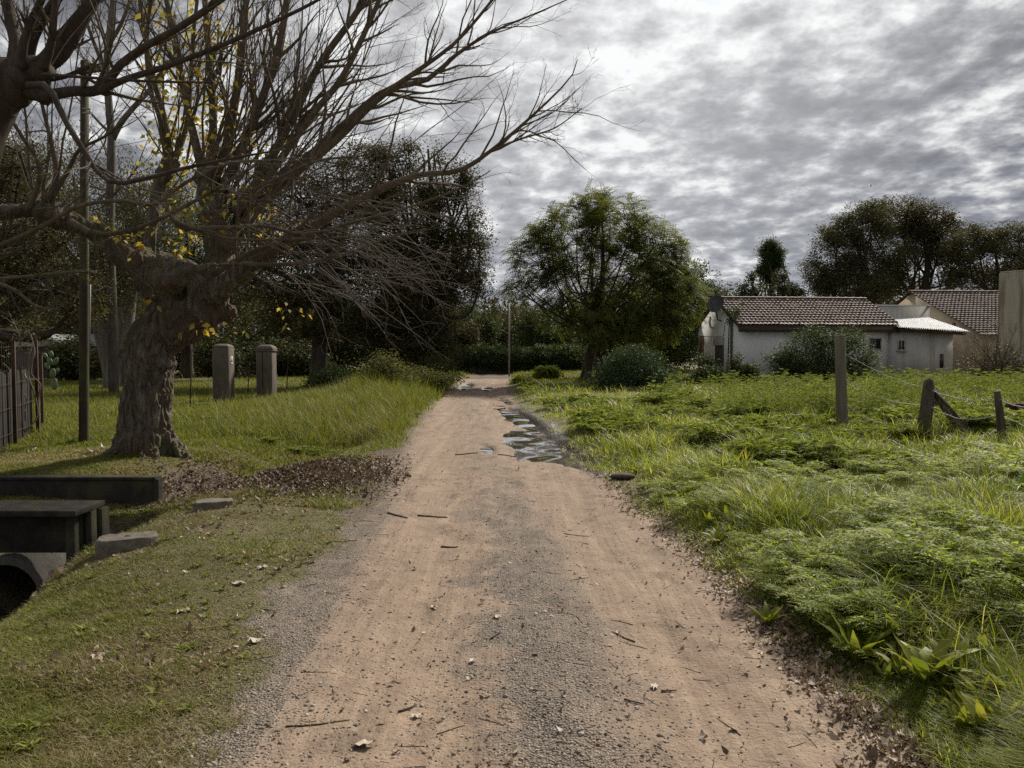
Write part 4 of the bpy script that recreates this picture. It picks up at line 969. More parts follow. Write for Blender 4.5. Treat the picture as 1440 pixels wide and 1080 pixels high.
# ------------------------------------------------------------------ hedge wall at the end, pole and lawn beyond
hx0, hx1, hy = P(560, 500, 55)[0], P(900, 500, 55)[0], 55.0
t = thing('hedge', 'long ivy-covered boundary hedge closing the far end of the road', 'hedge', ((hx0 + hx1) / 2, hy, float(H(0, hy))))
mb = MB(); mb.box(((hx0 + hx1) / 2, hy + .3, .75), (hx1 - hx0, .2, 1.6)); build('wall', mb, mat_rough('old_wall', (.12, .11, .095), (.2, .18, .16)), t)
mb = MB(); n = 900; C = np.stack([rng.uniform(hx0, hx1, n), hy + rng.normal(0, .25, n), rng.random(n) * 1.75 + .1 + .25 * fbm2(rng.uniform(0, 20, n), np.zeros(n), 2, 3)], -1)
V, Q = leaves(C, 34, .2, .15, droop=.5); mb.add(V, Q); build('foliage', mb, m_green, t)
m_galv = mat_rough('galvanised', (.24, .24, .23), (.34, .34, .33), 6, .55, .15)
p = ground(716, 49); b = MB(); q = P(716, 424, 49); b.tubes(np.array([p - [0, 0, .1], (p + q) / 2, q]), [.055, .05, .045], 10); t = thing('light_pole', 'thin grey metal pole in front of the far hedge at the road end', 'pole', p); build('post', b, m_galv, t, smooth=True)
b = MB(); b.box(P(716, 422.5, 49), (.14, .14, .12)); build('cap', b, m_galv, t)
m_stickw = mat_rough('dark_wire', (.05, .045, .04), (.08, .07, .06))
t = thing('lattice_frame', 'tall thin wire lattice frame with creeper tufts above the far hedge', 'frame', ground(730, 57)); b = MB()
for px in (682, 700, 738, 752, 766): b.tubes(np.array([ground(px, 57), P(px, 419, 57)]), [.012, .012], 5)
for py in (421, 440, 458): b.tubes(np.array([P(678, py, 57), P(720, py + 1, 57), P(768, py, 57)]), [.010] * 3, 4)
build('lattice', b, m_stickw, t); b = MB(); C = np.array([P(rng.uniform(678, 768), 420 + abs(rng.normal(0, 14)), 57 + rng.normal(0, .1)) for _ in range(70)]); V, Q = leaves(C, 12, .16, .2, droop=1.2); b.add(V, Q); build('creeper', b, m_olive, t)

# ------------------------------------------------------------------ shrubs
g = ground(888, 29)
shrub('mound_shrub', 'wide dark drooping mound of a shrub right of the feathery tree trunk', g, [lobe(890, 530, 52, 42, 29), lobe(870, 540, 45, 30, 29), lobe(925, 545, 28, 30, 29), lobe(890, 512, 34, 26, 29)], 420, 60, .085, m_mound, bark_dark, droop=.9, spread=.2)
g = ground(766, 39); shrub('lime_shrub', 'small bright yellow-green bush on the grass left of the feathery tree', g, [lobe(766, 529, 17, 12, 39), lobe(776, 525, 9, 9, 39)], 90, 26, .17, m_lime, bark_dark, spread=.14)
g = ground(735, 37); shrub('lime_shrub', 'low bright green tuft at the right edge of the road end', g, [lobe(735, 537, 12, 8, 37)], 50, 22, .13, m_lime, bark_dark, spread=.14)
Yb = 31.5; g = ground(1165, Yb)
shrub('house_shrub', 'broad dark green bush in front of the white wall under the tiled roof', g, [lobe(1145, 500, 44, 36, Yb), lobe(1188, 502, 42, 34, Yb), lobe(1105, 512, 24, 20, Yb), lobe(1140, 476, 22, 20, Yb), lobe(1212, 512, 24, 20, Yb), lobe(1112, 515, 28, 18, Yb), lobe(1178, 474, 26, 10, Yb), lobe(1205, 464, 16, 3, Yb), lobe(1165, 525, 70, 22, Yb)], 520, 55, .085, m_green, bark_dark, spread=.2)
g = ground(1000, 31.5); shrub('leafy_shrub', 'dark leafy bush at the foot of the gable wall with the satellite dish', g, [lobe(1003, 530, 24, 13, 31.5), lobe(985, 533, 18, 10, 31.5), lobe(992, 508, 8, 10, 32.5)], 110, 40, .11, m_green, bark_dark, spread=.16)
g = ground(1036, 31); shrub('leafy_shrub', 'thin upright sprig of leaves against the corner of the white house', g, [lobe(1036, 515, 10, 18, 31)], 34, 20, .11, m_dull, bark_dark, spread=.12)
g = ground(1056, 31); shrub('leafy_shrub', 'small dark bush low against the white wall, left of the broad bush', g, [lobe(1056, 524, 12, 10, 31)], 50, 30, .1, m_green, bark_dark, spread=.14)
g = ground(1395, 27); shrub('tangled_shrub', 'olive-brown tangled shrub at the foot of the concrete tower', g, [lobe(1375, 535, 38, 30, 27), lobe(1420, 540, 34, 34, 27), lobe(1400, 510, 30, 26, 27)], 190, 34, .08, m_olive, bark_dark, spread=.22)
bt = bare_tree('bare_shrub', 'bare thorny shrub fanning out in front of the concrete tower', 1398, 26, [(1340, 490), (1362, 472), (1385, 460), (1405, 462), (1425, 470), (1445, 480), (1350, 520), (1440, 515)], .045, bark_twig, 10, 5); bt['category'] = 'shrub'
bare_tree('bare_shrub', 'leafless brown saplings leaning beside the tall fence post', 1095, 22, [(1060, 510), (1075, 500), (1100, 540), (1115, 530), (1180, 540), (1170, 530)], .02, bark_dry, 4, 3)['category'] = 'shrub'
m_bank = mat_leaf('bank_leaf', [(.06, .07, .022), (.09, .095, .028), (.13, .12, .045), (.05, .06, .02)], .35, .65, .1)
for px, Y, lobs, lab, mt in ((545, 24, [(540, 525, 26, 26), (560, 535, 24, 18), (520, 540, 22, 16)], 'scrubby brown-green bush left of the road bend, below the russet oak', m_bank), (615, 31, [(610, 520, 26, 22), (632, 528, 18, 14), (590, 525, 22, 18)], 'dull bush on the bank where the road bends', m_bank),
                           (470, 26, [(470, 535, 24, 16), (450, 545, 20, 10)], 'low bush in the meadow beside the black oak trunk', m_green), (595, 27, [(590, 535, 30, 16), (618, 538, 20, 12)], 'straw-coloured brushy shrub on the left road bank', m_bank)):
    g = ground(px, Y); shrub('bank_shrub', lab, g, [lobe(*a, Y) for a in lobs], 130, 40, .08, mt, bark_dark, spread=.22)
for px, Y, ry, lab in ((380, 42, 30, 'shaded bush seen between the two gate pillars'), (300, 43, 34, 'shaded bush behind the left gate pillar'), (420, 42, 26, 'shaded bush between the right pillar and the oak trunk'), (100, 38, 28, 'shaded bush behind the wooden pole, near the low house')):
    g = ground(px, Y); shrub('shade_shrub', lab, g, [lobe(px, 505, 34, ry, Y), lobe(px + 22, 515, 26, ry * .6, Y)], 130, 42, .17, m_dull, bark_dark, spread=.32)
# ------------------------------------------------------------------ white house
m_white = mat_rough('old_white_plaster', (.80, .79, .77), (.86, .85, .83), 1.2, .9, .25, stain=(.50, .47, .42), streak=(1, 1, .35), smin=.58, smax=.78)
m_cream = mat_rough('cream_plaster', (.46, .38, .27), (.58, .49, .36), 1.5, .9, .25, stain=(.24, .19, .13), streak=(1, 1, .4))
m_grey = mat_rough('grey_render', (.40, .395, .38), (.54, .53, .51), 1.4, .9, .3, stain=(.20, .19, .17), streak=(1.4, 1.4, .25), smin=.48, smax=.7)
m_parap = mat_rough('stained_parapet', (.40, .38, .34), (.52, .5, .46), 1.4, .9, .3, stain=(.10, .09, .08), streak=(2.2, 2.2, .3), smin=.5, smax=.7)
m_tile = mat_rough('roof_tile', (.082, .05, .040), (.145, .09, .068), 5, .66, .3, stain=(.065, .05, .042), spec=.22)
m_tile2 = mat_rough('old_roof_tile', (.068, .043, .035), (.115, .072, .056), 5, .72, .3, stain=(.075, .06, .05), spec=.2)
m_fascia = mat_rough('dark_board', (.055, .038, .028), (.085, .06, .045), 6, .8, .3, streak=(.4, .4, 3))
m_zinc = mat_rough('zinc_sheet', (.50, .51, .52), (.62, .63, .63), 2, .42, .1, stain=(.36, .30, .25), spec=.5, smin=.6, smax=.8)
m_glass, nt = newmat('dark_pane'); N = NT(nt); N.out(N.bsdf((.012, .014, .016), .12, None, .5))
m_frame = mat_rough('grey_paint', (.36, .35, .33), (.48, .46, .43), 8, .7, .2)
m_shut = mat_rough('weathered_shutter', (.085, .075, .065), (.15, .13, .11), 8, .8, .3, streak=(3, 3, .4))
m_tan = mat_rough('tan_wood', (.22, .14, .075), (.32, .21, .12), 6, .75, .3, streak=(3, 3, .3))
m_iron = mat_rough('dark_iron', (.05, .05, .05), (.09, .085, .08), 12, .6, .2)
m_dish_shaded = mat_rough('dish_shaded_grey', (.07, .072, .078), (.10, .10, .108), 6, .5, .1)  # dark base colour holds the shade on the dish's visible side
th = R(6); F = np.array([math.cos(th), math.sin(th), 0]); B = np.array([-math.sin(th), math.cos(th), 0]); Z = np.array([0, 0, 1.])
E0 = P(1037, 500, 34); E0[2] = 0
zg = float(H(E0[0], E0[1])) - .15
hs = thing('white_house', 'low white house with brown tiled roof, grey lean-to annex and gable facing the road', 'house', (E0[0], E0[1], zg))
W1, D1, ze, zr = 7.05, 5.0, 2.84, 4.0
def pt(a, b, z): return E0 + F * a + B * b + Z * z
mb = MB(); mb.prism([pt(0, 0, zg), pt(0, D1, zg), pt(0, D1, ze), pt(0, D1 / 2, zr), pt(0, 0, ze)], F * W1); build('wall', mb, m_white, hs)
def tiled(mb, A, U, Wd, Vd, Ls, pitch=.19, course=.30):
    nn = np.cross(U, Vd); nu = int(Wd / pitch) * 7; nc = int(round(Ls / course)); u = np.linspace(0, Wd, nu + 1)
    rows, hh = [], []
    for c in range(nc):
        for t, h in ((0.0, .045), (.45, .03), (.98, .012)): rows.append((c + t) * Ls / nc); hh.append(h)
    v = np.array(rows); hh = np.array(hh); jit = rng.normal(0, .006, (len(v), nu // 7 + 2)); kk = (u / pitch).astype(int)
    hgt = 0.042 * np.abs(np.sin(PI * u / pitch))[None] ** .8 + hh[:, None] + jit[:, np.minimum(kk, jit.shape[1] - 1)]
    Vv = A + U * u[None, :, None] + Vd * v[:, None, None] + nn * hgt[:, :, None]
    k = np.arange(len(v) * (nu + 1)).reshape(len(v), nu + 1)
    mb.add(Vv, np.stack([k[:-1, :-1], k[:-1, 1:], k[1:, 1:], k[1:, :-1]], -1).reshape(-1, 4))
sl = unit(B * (D1 / 2) + Z * (zr - ze)); sl2 = unit(-B * (D1 / 2) + Z * (zr - ze)); Lsl = math.hypot(D1 / 2, zr - ze)
mb = MB(); tiled(mb, pt(-.12, 0, ze + .05) - sl * .4, F, W1 + .5, sl, Lsl + .42); tiled(mb, pt(W1 + .38, D1, ze + .05) - sl2 * .4, -F, W1 + .5, sl2, Lsl + .42)
rd = np.array([pt(-.14 + (W1 + .54) * t, D1 / 2, zr + .10) for t in np.linspace(0, 1, 60)]); mb.tubes(rd, .085 + .014 * (np.arange(60) % 3 == 0), 9)
rf = build('roof', mb, m_tile, hs)
for sgn, y0, s_ in ((1, 0, sl), (-1, D1, sl2)):
    e_ = pt(-.10, y0, ze + .02) - s_ * .38; r_ = pt(-.10, D1 / 2, zr + .02); mb = MB(); mb.prism([e_, r_, r_ - Z * .09, e_ - Z * .09], F * (W1 + .46)); build('soffit', mb, m_fascia, rf)
mb = MB(); c = pt(W1 / 2 + .12, 0, ze - .15) - sl * .37; mb.box(c, (W1 + .44, .04, .20), th); build('fascia_shadow', mb, m_fascia, rf)  # dark board, also standing in for the shadow band under the eave
def window(par, c, w, h, rz, n, bars=0, fm=None, name='window', depth=.06):
    """frame with panes; c centre on the wall, n outward"""
    n = np.asarray(n, float); u = np.array([math.cos(rz), math.sin(rz), 0]); mb = MB(); f = .045
    for s in (-1, 1):
        mb.box(c + u * s * (w / 2 - f / 2) + n * .02, (f, depth, h), rz); mb.box(c + Z * s * (h / 2 - f / 2) + n * .02, (w - 2 * f, depth, f), rz)
    mb.box(c + n * .017, (f * .8, depth, h - 2 * f), rz)
    o = build(name, mb, fm or m_frame, par); mb = MB()
    mb.box(c + n * .004, (w - f, .02, h - f), rz); build('pane', mb, m_glass, o)
    mb = MB(); mb.box(c - Z * (h / 2 + .03) + n * .05, (w + .12, .14, .05), rz); build('sill', mb, m_frame, o)
    if bars:
        mb = MB()
        for i in range(bars): x = c + u * (w * ((i + .5) / bars - .5)) + n * .075; mb.tubes(np.array([x - Z * h / 2, x + Z * h / 2]), [.008, .008], 6)
        for s in (-.25, .25): x = c + Z * h * s + n * .075; mb.tubes(np.array([x - u * w / 2, x + u * w / 2]), [.007, .007], 6)
        build('grille', mb, m_iron, o)
    return o
window(hs, pt(6.42, 0, 1.92), .58, .52, th, -B, 5)
# shuttered opening, tan door and pipes on the gable
def gp(s, z): return pt(0, s, z)
mb = MB(); mb.box(gp(2.05, 1.45) - F * .03, (.95, .08, 1.5), th + PI / 2); dsh = build('shutter', mb, m_shut, hs, bevel=.008)
mb = MB(); [mb.box(gp(2.05, .78 + .1 * i) - F * .08, (.86, .02, .06), th + PI / 2) for i in range(10)]; build('louvre', mb, m_shut, dsh)
mb = MB(); mb.box(gp(2.05, 2.02) - F * .10, (1.0, .14, .32), th + PI / 2); build('shutter_box', mb, m_grey, dsh, bevel=.01)
mb = MB(); mb.box(gp(4.55, 1.25) - F * .03, (.62, .07, 2.2), th + PI / 2); dr_ = build('door', mb, m_tan, hs, bevel=.008)
mb = MB(); [mb.box(gp(4.55, .75 + 1.0 * i) - F * .075, (.4, .02, .7), th + PI / 2) for i in range(2)]; build('panel', mb, m_shut, dr_)
mb = MB(); mb.tubes(np.array([gp(.5, zg) - F * .08, gp(.5, 1.5) - F * .08, gp(.48, 2.9) - F * .1, gp(.7, 3.1) - F * .06]), [.055] * 4, 10); build('drain_pipe', mb, m_iron, hs, smooth=True)
mb = MB(); mb.tubes(np.array([gp(3.1, 3.25) - F * .1, gp(3.1, 2.95) - F * .12, gp(3.0, 2.75) - F * .12, gp(2.9, 2.7) - F * .02]), [.045] * 4, 10); build('flue_pipe', mb, m_frame, hs, smooth=True)
mb = MB(); mb.tubes(np.array([gp(1.35, 2.9) - F * .05, gp(1.5, 2.3) - F * .06, gp(2.4, 2.25) - F * .05, gp(4.6, 2.35) - F * .04]), [.014] * 4, 5); build('cable', mb, m_iron, hs)
# annex, its sheets, the parapet behind
A0 = np.array([17.04, 34.52, 0]); zt = 2.45
def ax(a, b, z): return A0 + F * a + B * b + Z * z
mb = MB(); mb.prism([ax(0, 0, zg), ax(2.95, 0, zg), ax(2.95, 0, 2.34), ax(1.2, 0, 2.46), ax(0, 0, 2.52)], B * 2.6); an = build('annex_wall', mb, m_grey, hs)
window(hs, ax(.45, 0, 1.86), .34, .46, th, -B, 2)
mb = MB(); mb.box(ax(2.42, -.012, 1.15), (.15, .03, .62), th); build('slit_window', mb, m_glass, hs)
def corrug(mb, a, b, c, d, n=46, amp=.022):
    """corrugated sheet over the quad a b (front edge) d c (back edge)"""
    t = np.linspace(0, 1, n * 6 + 1)[:, None]; f = a + (b - a) * t; k = c + (d - c) * t; w = Z * (amp * np.sin(t * n * 2 * PI))
    V = np.concatenate([f + w, (f + k) / 2 + w, k + w]); m = len(t); i = np.arange(m - 1)
    mb.add(V, np.concatenate([np.stack([i, i + 1, i + 1 + m, i + m], -1), np.stack([i + m, i + 1 + m, i + 1 + 2 * m, i + 2 * m], -1)]))
mb = MB(); corrug(mb, P(1262, 459.5, 34.1), P(1364, 466, 34.3), P(1252, 449.5, 37.6), P(1304, 446, 37.9), 34); build('sheet_roof', mb, m_zinc, hs, smooth=True)
mb = MB(); a, b = P(1264, 463, 34.3), P(1358, 469.5, 34.5); mb.tubes(np.array([a, (a + b) / 2, b]), [.07, .07, .07], 4)
for t in (.1, .4, .7, .95): q = a + (b - a) * t; mb.tubes(np.array([q, q + B * 3 + Z * .4]), [.05, .05], 4)
build('rafter', mb, m_fascia, hs)
mb = MB(); corrug(mb, ax(1.15, -.22, 2.44), ax(3.1, -.22, 2.38), ax(1.15, .9, 2.60), ax(3.1, .9, 2.54), 18, .016); build('porch_sheet', mb, m_zinc, hs, smooth=True)
pa, pb = P(1221, 500, 38.2), P(1304, 500, 38.6); pc = (pa + pb) / 2; ang = math.atan2(pb[1] - pa[1], pb[0] - pa[0])
mb = MB(); mb.box((pc[0], pc[1], 1.94), (np.linalg.norm(pb - pa), .2, 3.8), ang); pw = build('parapet', mb, m_parap, hs)
mb = MB(); mb.box((pc[0], pc[1] - .02, 3.865), (np.linalg.norm(pb - pa) + .1, .3, .05), ang); build('capping', mb, m_zinc, pw)
# satellite dish on the gable
dc = P(1006, 427, 35.6); dn = unit(np.array([-.62, -.70, .34])); 
t = thing('satellite_dish', 'satellite dish with its shade put in as dark grey, on a bent arm above the gable corner', 'satellite dish', gp(1.9, 3.0) - F * .05)
def orient(V, n, c):
    q = Vector((0, 0, 1)).rotation_difference(Vector(n)); M = np.array(q.to_matrix()); return V @ M.T + c
b = MB(); b.lathe([(.002, -.10), (.15, -.092), (.28, -.06), (.38, -.015), (.42, .012), (.43, .012), (.42, -.004), (.38, -.035), (.28, -.08), (.15, -.112), (.002, -.12)], (0, 0, 0), 28)
mb = MB(); mb.add(orient(b.arrays(), dn, dc), b.q[0]); build('reflector', mb, m_dish_shaded, t, smooth=True)
mb = MB(); dn2 = dc - dn * .12; mb.tubes(np.array([gp(1.9, 3.0) - F * .02, gp(1.9, 3.05) - F * .2, (gp(1.9, 3.1) - F * .25 + dn2) / 2, dn2]), [.03] * 4, 8); build('mount', mb, m_iron, t, smooth=True)
mb = MB(); tip = dc + dn * .48 - Z * .12; mb.tubes(np.array([dc - Z * .4 + dn * .02, dc - Z * .36 + dn * .28, tip]), [.014] * 3, 6); mb.box(tip, (.07, .07, .12)); build('feed_arm', mb, m_iron, t)
mb = MB(); C = np.array([gp(.6 + rng.normal(0, .25), 3.3 + rng.normal(0, .22)) - F * rng.uniform(-.4, .15) for _ in range(30)]); V, Q = leaves(C, 22, .10, .09, droop=.6); mb.add(V, Q)
mb.tubes(np.array([gp(.62, zg) - F * .2, gp(.7, 1.4) - F * .14, gp(.6, 2.6) - F * .16, gp(.6, 3.4) - F * .1]), [.03, .028, .022, .012], 6)
tag(build('creeper', mb, m_green, org=gp(.62, zg) - F * .2), 'leafy creeper climbing over the roof corner beside the satellite dish', 'creeper')

# ------------------------------------------------------------------ second house and the tower
h2 = thing('tiled_house', 'larger cream gabled house with old brown tiled roof, behind the annex', 'house', (21.6, 36.2, .1))
th2 = R(3.5); F2 = np.array([math.cos(th2), math.sin(th2), 0]); B2 = np.array([-math.sin(th2), math.cos(th2), 0]); o2 = np.array([22.0, 36.2, 0])
def p2(a, b, z): return o2 + F2 * a + B2 * b + Z * z
ze2, zr2, D2, W2 = 2.42, 4.72, 11.2, 9.6
mb = MB(); mb.prism([p2(0, 0, 0), p2(0, D2, 0), p2(0, D2, ze2), p2(0, D2 / 2, zr2), p2(0, 0, ze2)], F2 * W2); build('wall', mb, m_cream, h2)
s1 = unit(B2 * D2 / 2 + Z * (zr2 - ze2)); s2 = unit(-B2 * D2 / 2 + Z * (zr2 - ze2)); Ls2 = math.hypot(D2 / 2, zr2 - ze2)
mb = MB(); tiled(mb, p2(-.15, 0, ze2 + .04) - s1 * .35, F2, W2 + .3, s1, Ls2 + .36, .2, .31); tiled(mb, p2(W2 + .15, D2, ze2 + .04) - s2 * .35, -F2, W2 + .3, s2, Ls2 + .36, .2, .31)
rd = np.array([p2(-.17 + (W2 + .34) * t, D2 / 2, zr2 + .09) for t in np.linspace(0, 1, 80)]); mb.tubes(rd, .09 + .014 * (np.arange(80) % 3 == 0), 9); build('roof', mb, m_tile2, h2)
mb = MB(); mb.box(p2(-.02, 1.9, 2.75), (.03, .22, .5), th2); build('vent_slit', mb, m_glass, h2)
mb = MB(); mb.box(p2(1.6, -.02, 1.2), (.9, .05, 1.9), th2); build('door', mb, m_shut, h2)
tg = ground(1436, 30.5); m_tow = mat_rough('stained_concrete', (.34, .30, .235), (.50, .45, .36), 1.4, .92, .5, stain=(.15, .12, .075), streak=(2.2, 2.2, .3), smin=.44, smax=.62, dist=.02)
tw = thing('concrete_tower', 'tall square stained concrete tower at the right frame edge, lichen-streaked', 'tower', tg)
mb = MB(); mb.box((tg[0], tg[1], tg[2] + 2.15), (1.25, 1.3, 4.42), R(38)); build('shaft', mb, m_tow, tw, bevel=.03)
mb = MB(); mb.box((tg[0], tg[1], tg[2] + 4.385), (1.2, 1.25, .05), R(38)); build('cap', mb, m_tow, tw, bevel=.02)
mb = MB(); a = unit(np.array([math.cos(R(38)), math.sin(R(38)), 0])); q = tg + Z * 4.2 + np.cross(a, Z) * .68; mb.tubes(np.array([q - Z * 4.2, q - Z * 2, q - Z * .2]), [.04] * 3, 8); build('pipe', mb, m_galv, tw, smooth=True)

# ------------------------------------------------------------------ low house behind the left trees
hb = ground(110, 43); lh = thing('low_house', 'low dark-walled house with pale gabled roof glimpsed beneath the left trees', 'house', hb)
x0, x1 = P(15, 500, 43)[0], P(186, 500, 43)[0]
mb = MB(); mb.box(((x0 + x1) / 2, 45.5, hb[2] + .9), (x1 - x0, 5, 2.0)); build('wall', mb, mat_rough('dark_brick', (.07, .06, .055), (.11, .09, .08), 5, .9, .3), lh)
mb = MB()
for s0, s1_ in ((x0 - .2, (x0 + x1) / 2 - .6), ((x0 + x1) / 2 - .6, x1 + .2)): mb.prism([(s0, 42.7, hb[2] + 1.85), (s1_, 42.7, hb[2] + 1.85), ((s0 + s1_) / 2, 42.7, hb[2] + 2.6)], (0, 5.6, 0))
build('roof', mb, mat_rough('pale_roof', (.30, .30, .29), (.42, .42, .41), 2, .7, .2), lh)
mb = MB(); q = P(128, 500, 42.8); mb.box((q[0], 42.85, hb[2] + .95), (.5, .3, 1.9)); build('brick_pier', mb, m_grey, lh)

# ------------------------------------------------------------------ gate pillars, stakes
m_pil = mat_rough('lichen_concrete', (.08, .07, .056), (.145, .122, .095), 3, .95, .5, stain=(.21, .14, .065), streak=(1, 1, .5), smin=.5, smax=.68, dist=.015)
def domed(mb, c, sx, sy, h, rise):
    """square shaft with a low rounded top"""
    n = 8; mb.box((c[0], c[1], c[2] + h / 2), (sx, sy, h))
    for i in range(n - 1):
        t0, t1 = i / n, (i + 1) / n; k0, k1 = math.sqrt(1 - t0 ** 2), math.sqrt(1 - t1 ** 2)
        z0, z1 = c[2] + h + rise * t0, c[2] + h + rise * t1
        V = [[c[0] + sx / 2 * a * k, c[1] + sy / 2 * b_ * k, z] for k, z in ((k0, z0), (k1, z1)) for a, b_ in ((-1, -1), (1, -1), (1, 1), (-1, 1))]
        mb.add(V, [[0, 1, 5, 4], [1, 2, 6, 5], [2, 3, 7, 6], [3, 0, 4, 7]] + ([[4, 5, 6, 7]] if i == n - 2 else []))
g1 = G(315, 566); k = pxm(g1[1])
pl = thing('gate_pillar', 'square concrete gate pillar with a white number plate and a rod on its domed top', 'pillar', g1, 'concrete gate pillars')
hh = 83 * k; mb = MB(); domed(mb, g1 - [0, 0, .1], 23 * k, .46, hh, .10); build('shaft', mb, m_pil, pl, bevel=.025)
mb = MB(); q = g1 + [11.5 * k + .006, -.02, hh * .72]; 
for dz_, dy_, s in ((.085, 0, (.012, .14, .025)), (-.085, 0, (.012, .14, .025)), (0, .058, (.012, .025, .145)), (0, -.058, (.012, .025, .145))): mb.box(q + [0, dy_, dz_], s)
npl = build('number_plate', mb, m_white, pl); mb = MB(); mb.box(q + [-.002, 0, 0], (.008, .09, .145)); build('plate_face', mb, m_iron, npl)
mb = MB(); mb.tubes(np.array([g1 + [0, 0, hh], g1 + [0, 0, hh + .45]]), [.014, .012], 6); build('rod', mb, m_iron, pl)
g2 = G(376, 562); k = pxm(g2[1])
pl = thing('gate_pillar', 'split concrete gate pillar with a dark vertical slot and rounded top, nearer the oak', 'pillar', g2, 'concrete gate pillars')
hh = 70 * k; mb = MB(); mb.box(g2 + [-7.5 * k, 0, hh / 2 - .05], (8.6 * k, .44, hh)); mb.box(g2 + [4 * k, 0, hh / 2 - .05], (12.6 * k, .44, hh)); build('shaft', mb, m_pil, pl, bevel=.012)
mb = MB(); domed(mb, g2 + [-.4 * k, 0, hh - .05], 24.5 * k, .46, .06, .16); build('cap', mb, m_pil, pl, bevel=.02)
mb = MB(); mb.box(g2 + [-2.2 * k, .1, hh / 2], (4 * k, .2, hh - .1)); build('slot', mb, m_iron, pl)
m_rust = mat_rough('rusty_iron', (.05, .030, .022), (.085, .052, .036), 12, .9, .3)
for px, py, top, lab in ((267, 574, 498, 'thin dark iron stake in the grass left of the gate pillars'), (403, 548, 492, 'thin iron stake between the right gate pillar and the black oak trunk'), (348, 556, 508, 'thin iron stake standing between the two gate pillars'), (481, 548, 505, 'thin iron stake right of the black oak trunk')):
    g = G(px, py); t = thing('fence_stake', lab, 'stake', g, 'iron stakes in the meadow'); mb = MB(); q = P(px + 3, top, g[1]); mb.tubes(np.array([g - [0, 0, .1], (g + q) / 2, q]), [.018, .018, .016], 6); build('shaft', mb, m_rust, t)
    mb = MB(); mb.box(q - [0, 0, .1], (.05, .02, .02)); build('wire_clip', mb, m_galv, t)

# ------------------------------------------------------------------ wooden pole and the mesh fence
g = G(118, 625); Yp = g[1]; k = pxm(Yp); m_pole = mat_bark('pole_wood', (.036, .031, .02), (.085, .072, .045), 9, .08, .5, moss=(.07, .085, .02))
t = thing('wooden_pole', 'tall round mossy wooden utility pole left of the big pollard trunk', 'pole', g)
mb = MB(); q = P(119, 86, Yp); mb.tubes(np.array([g - [0, 0, .3], g, g * .6 + q * .4, q]), [6.8 * k, 6.6 * k, 6.1 * k, 5.2 * k], 16); build('shaft', mb, m_pole, t, smooth=True)
mb = MB(); c = P(126, 98, Yp - .1); mb.box(c, (.36, .09, .10), 0, (0, -.25, .3)); mb.box(P(126, 112, Yp - .1), (.22, .06, .05), 0, (0, .5, .2)); build('crossarm', mb, m_fascia, t, bevel=.008)
for dx, py in ((5, 90), (14, 88)):
    mb = MB(); mb.lathe([(.002, 0), (.03, .005), (.035, .03), (.022, .045), (.03, .06), (.022, .085), (.002, .09)], P(118 + dx, py, Yp - .1), 12); build('insulator', mb, m_frame, t, smooth=True)
mb = MB(); 
for py in (153, 159): mb.box(P(122, py, Yp - 6.5 * k), (11 * k, .03, .02), 0, (0, .1, 0))
build('bracket', mb, m_galv, t)
mb = MB(); a = P(127, 400, Yp - .02); b_ = P(126, 500, Yp - .02); mb.tubes(np.array([a, (a + b_) / 2, b_]), [.012] * 3, 6); build('conduit', mb, m_galv, t)
m_fplank = mat_rough('dark_fence_plank', (.016, .014, .012), (.038, .033, .027), 8, .9, .3, streak=(3, 3, .3))
fa, fb = G(-40, 650), G(51, 610); fd = unit(fb - fa); fl_ = np.linalg.norm(fb - fa); fz = math.atan2(fd[1], fd[0]); hF = 128 * pxm(fb[1])
t = thing('mesh_fence', 'dark plank fence panel faced with rusty wire mesh at the left frame edge', 'fence', (fa + fb) / 2)
mb = MB(); n = int(fl_ / .13)
for i in range(n):
    c = fa + fd * (fl_ * (i + .5) / n); h_ = hF * .76 * rng.uniform(.95, 1.04); mb.box(c + [0, 0, h_ / 2 - .05] + np.array([-fd[1], fd[0], 0]) * rng.uniform(.05, .07), (.118, .022, h_), fz, (0, rng.normal(0, .008), 0))
build('planks', mb, m_fplank, t, bevel=.003)
mb = MB()
for z in (.2, .62, 1.02, hF * .98): mb.tubes(np.array([fa + [0, 0, z + .01], (fa + fb) / 2 + [0, 0, z - .015], fb + [0, 0, z]]), [.004] * 3, 4)
for i in range(int(fl_ / .12)): c = fa + fd * (.12 * i); mb.tubes(np.array([c, c + [0, 0, hF]]), [.0028, .0028], 4)
build('wire_mesh', mb, m_rust, t)
for c in (fa, (fa + fb) / 2 + fd * .3, fb):
    mb = MB(); mb.box(c + [0, 0, hF / 2] + np.array([fd[1], -fd[0], 0]) * .03, (.055, .055, hF + .1), fz); build('post', mb, m_rust, t, bevel=.004)
g = G(60, 602); k = pxm(g[1]); t = thing('iron_post', 'slim rusty iron post standing free beside the mesh fence end', 'post', g); mb = MB(); mb.box(g + [0, 0, 52 * k], (.05, .05, 104 * k), .3); build('shaft', mb, m_rust, t, bevel=.004)
mb = MB(); mb.box(g + [0, 0, 104 * k + .01], (.07, .07, .02), .3); build('cap', mb, m_rust, t)
mb = MB(); m_vine = mat_bark('vine_bark', (.12, .10, .08), (.30, .26, .21), 9, .3, .3)
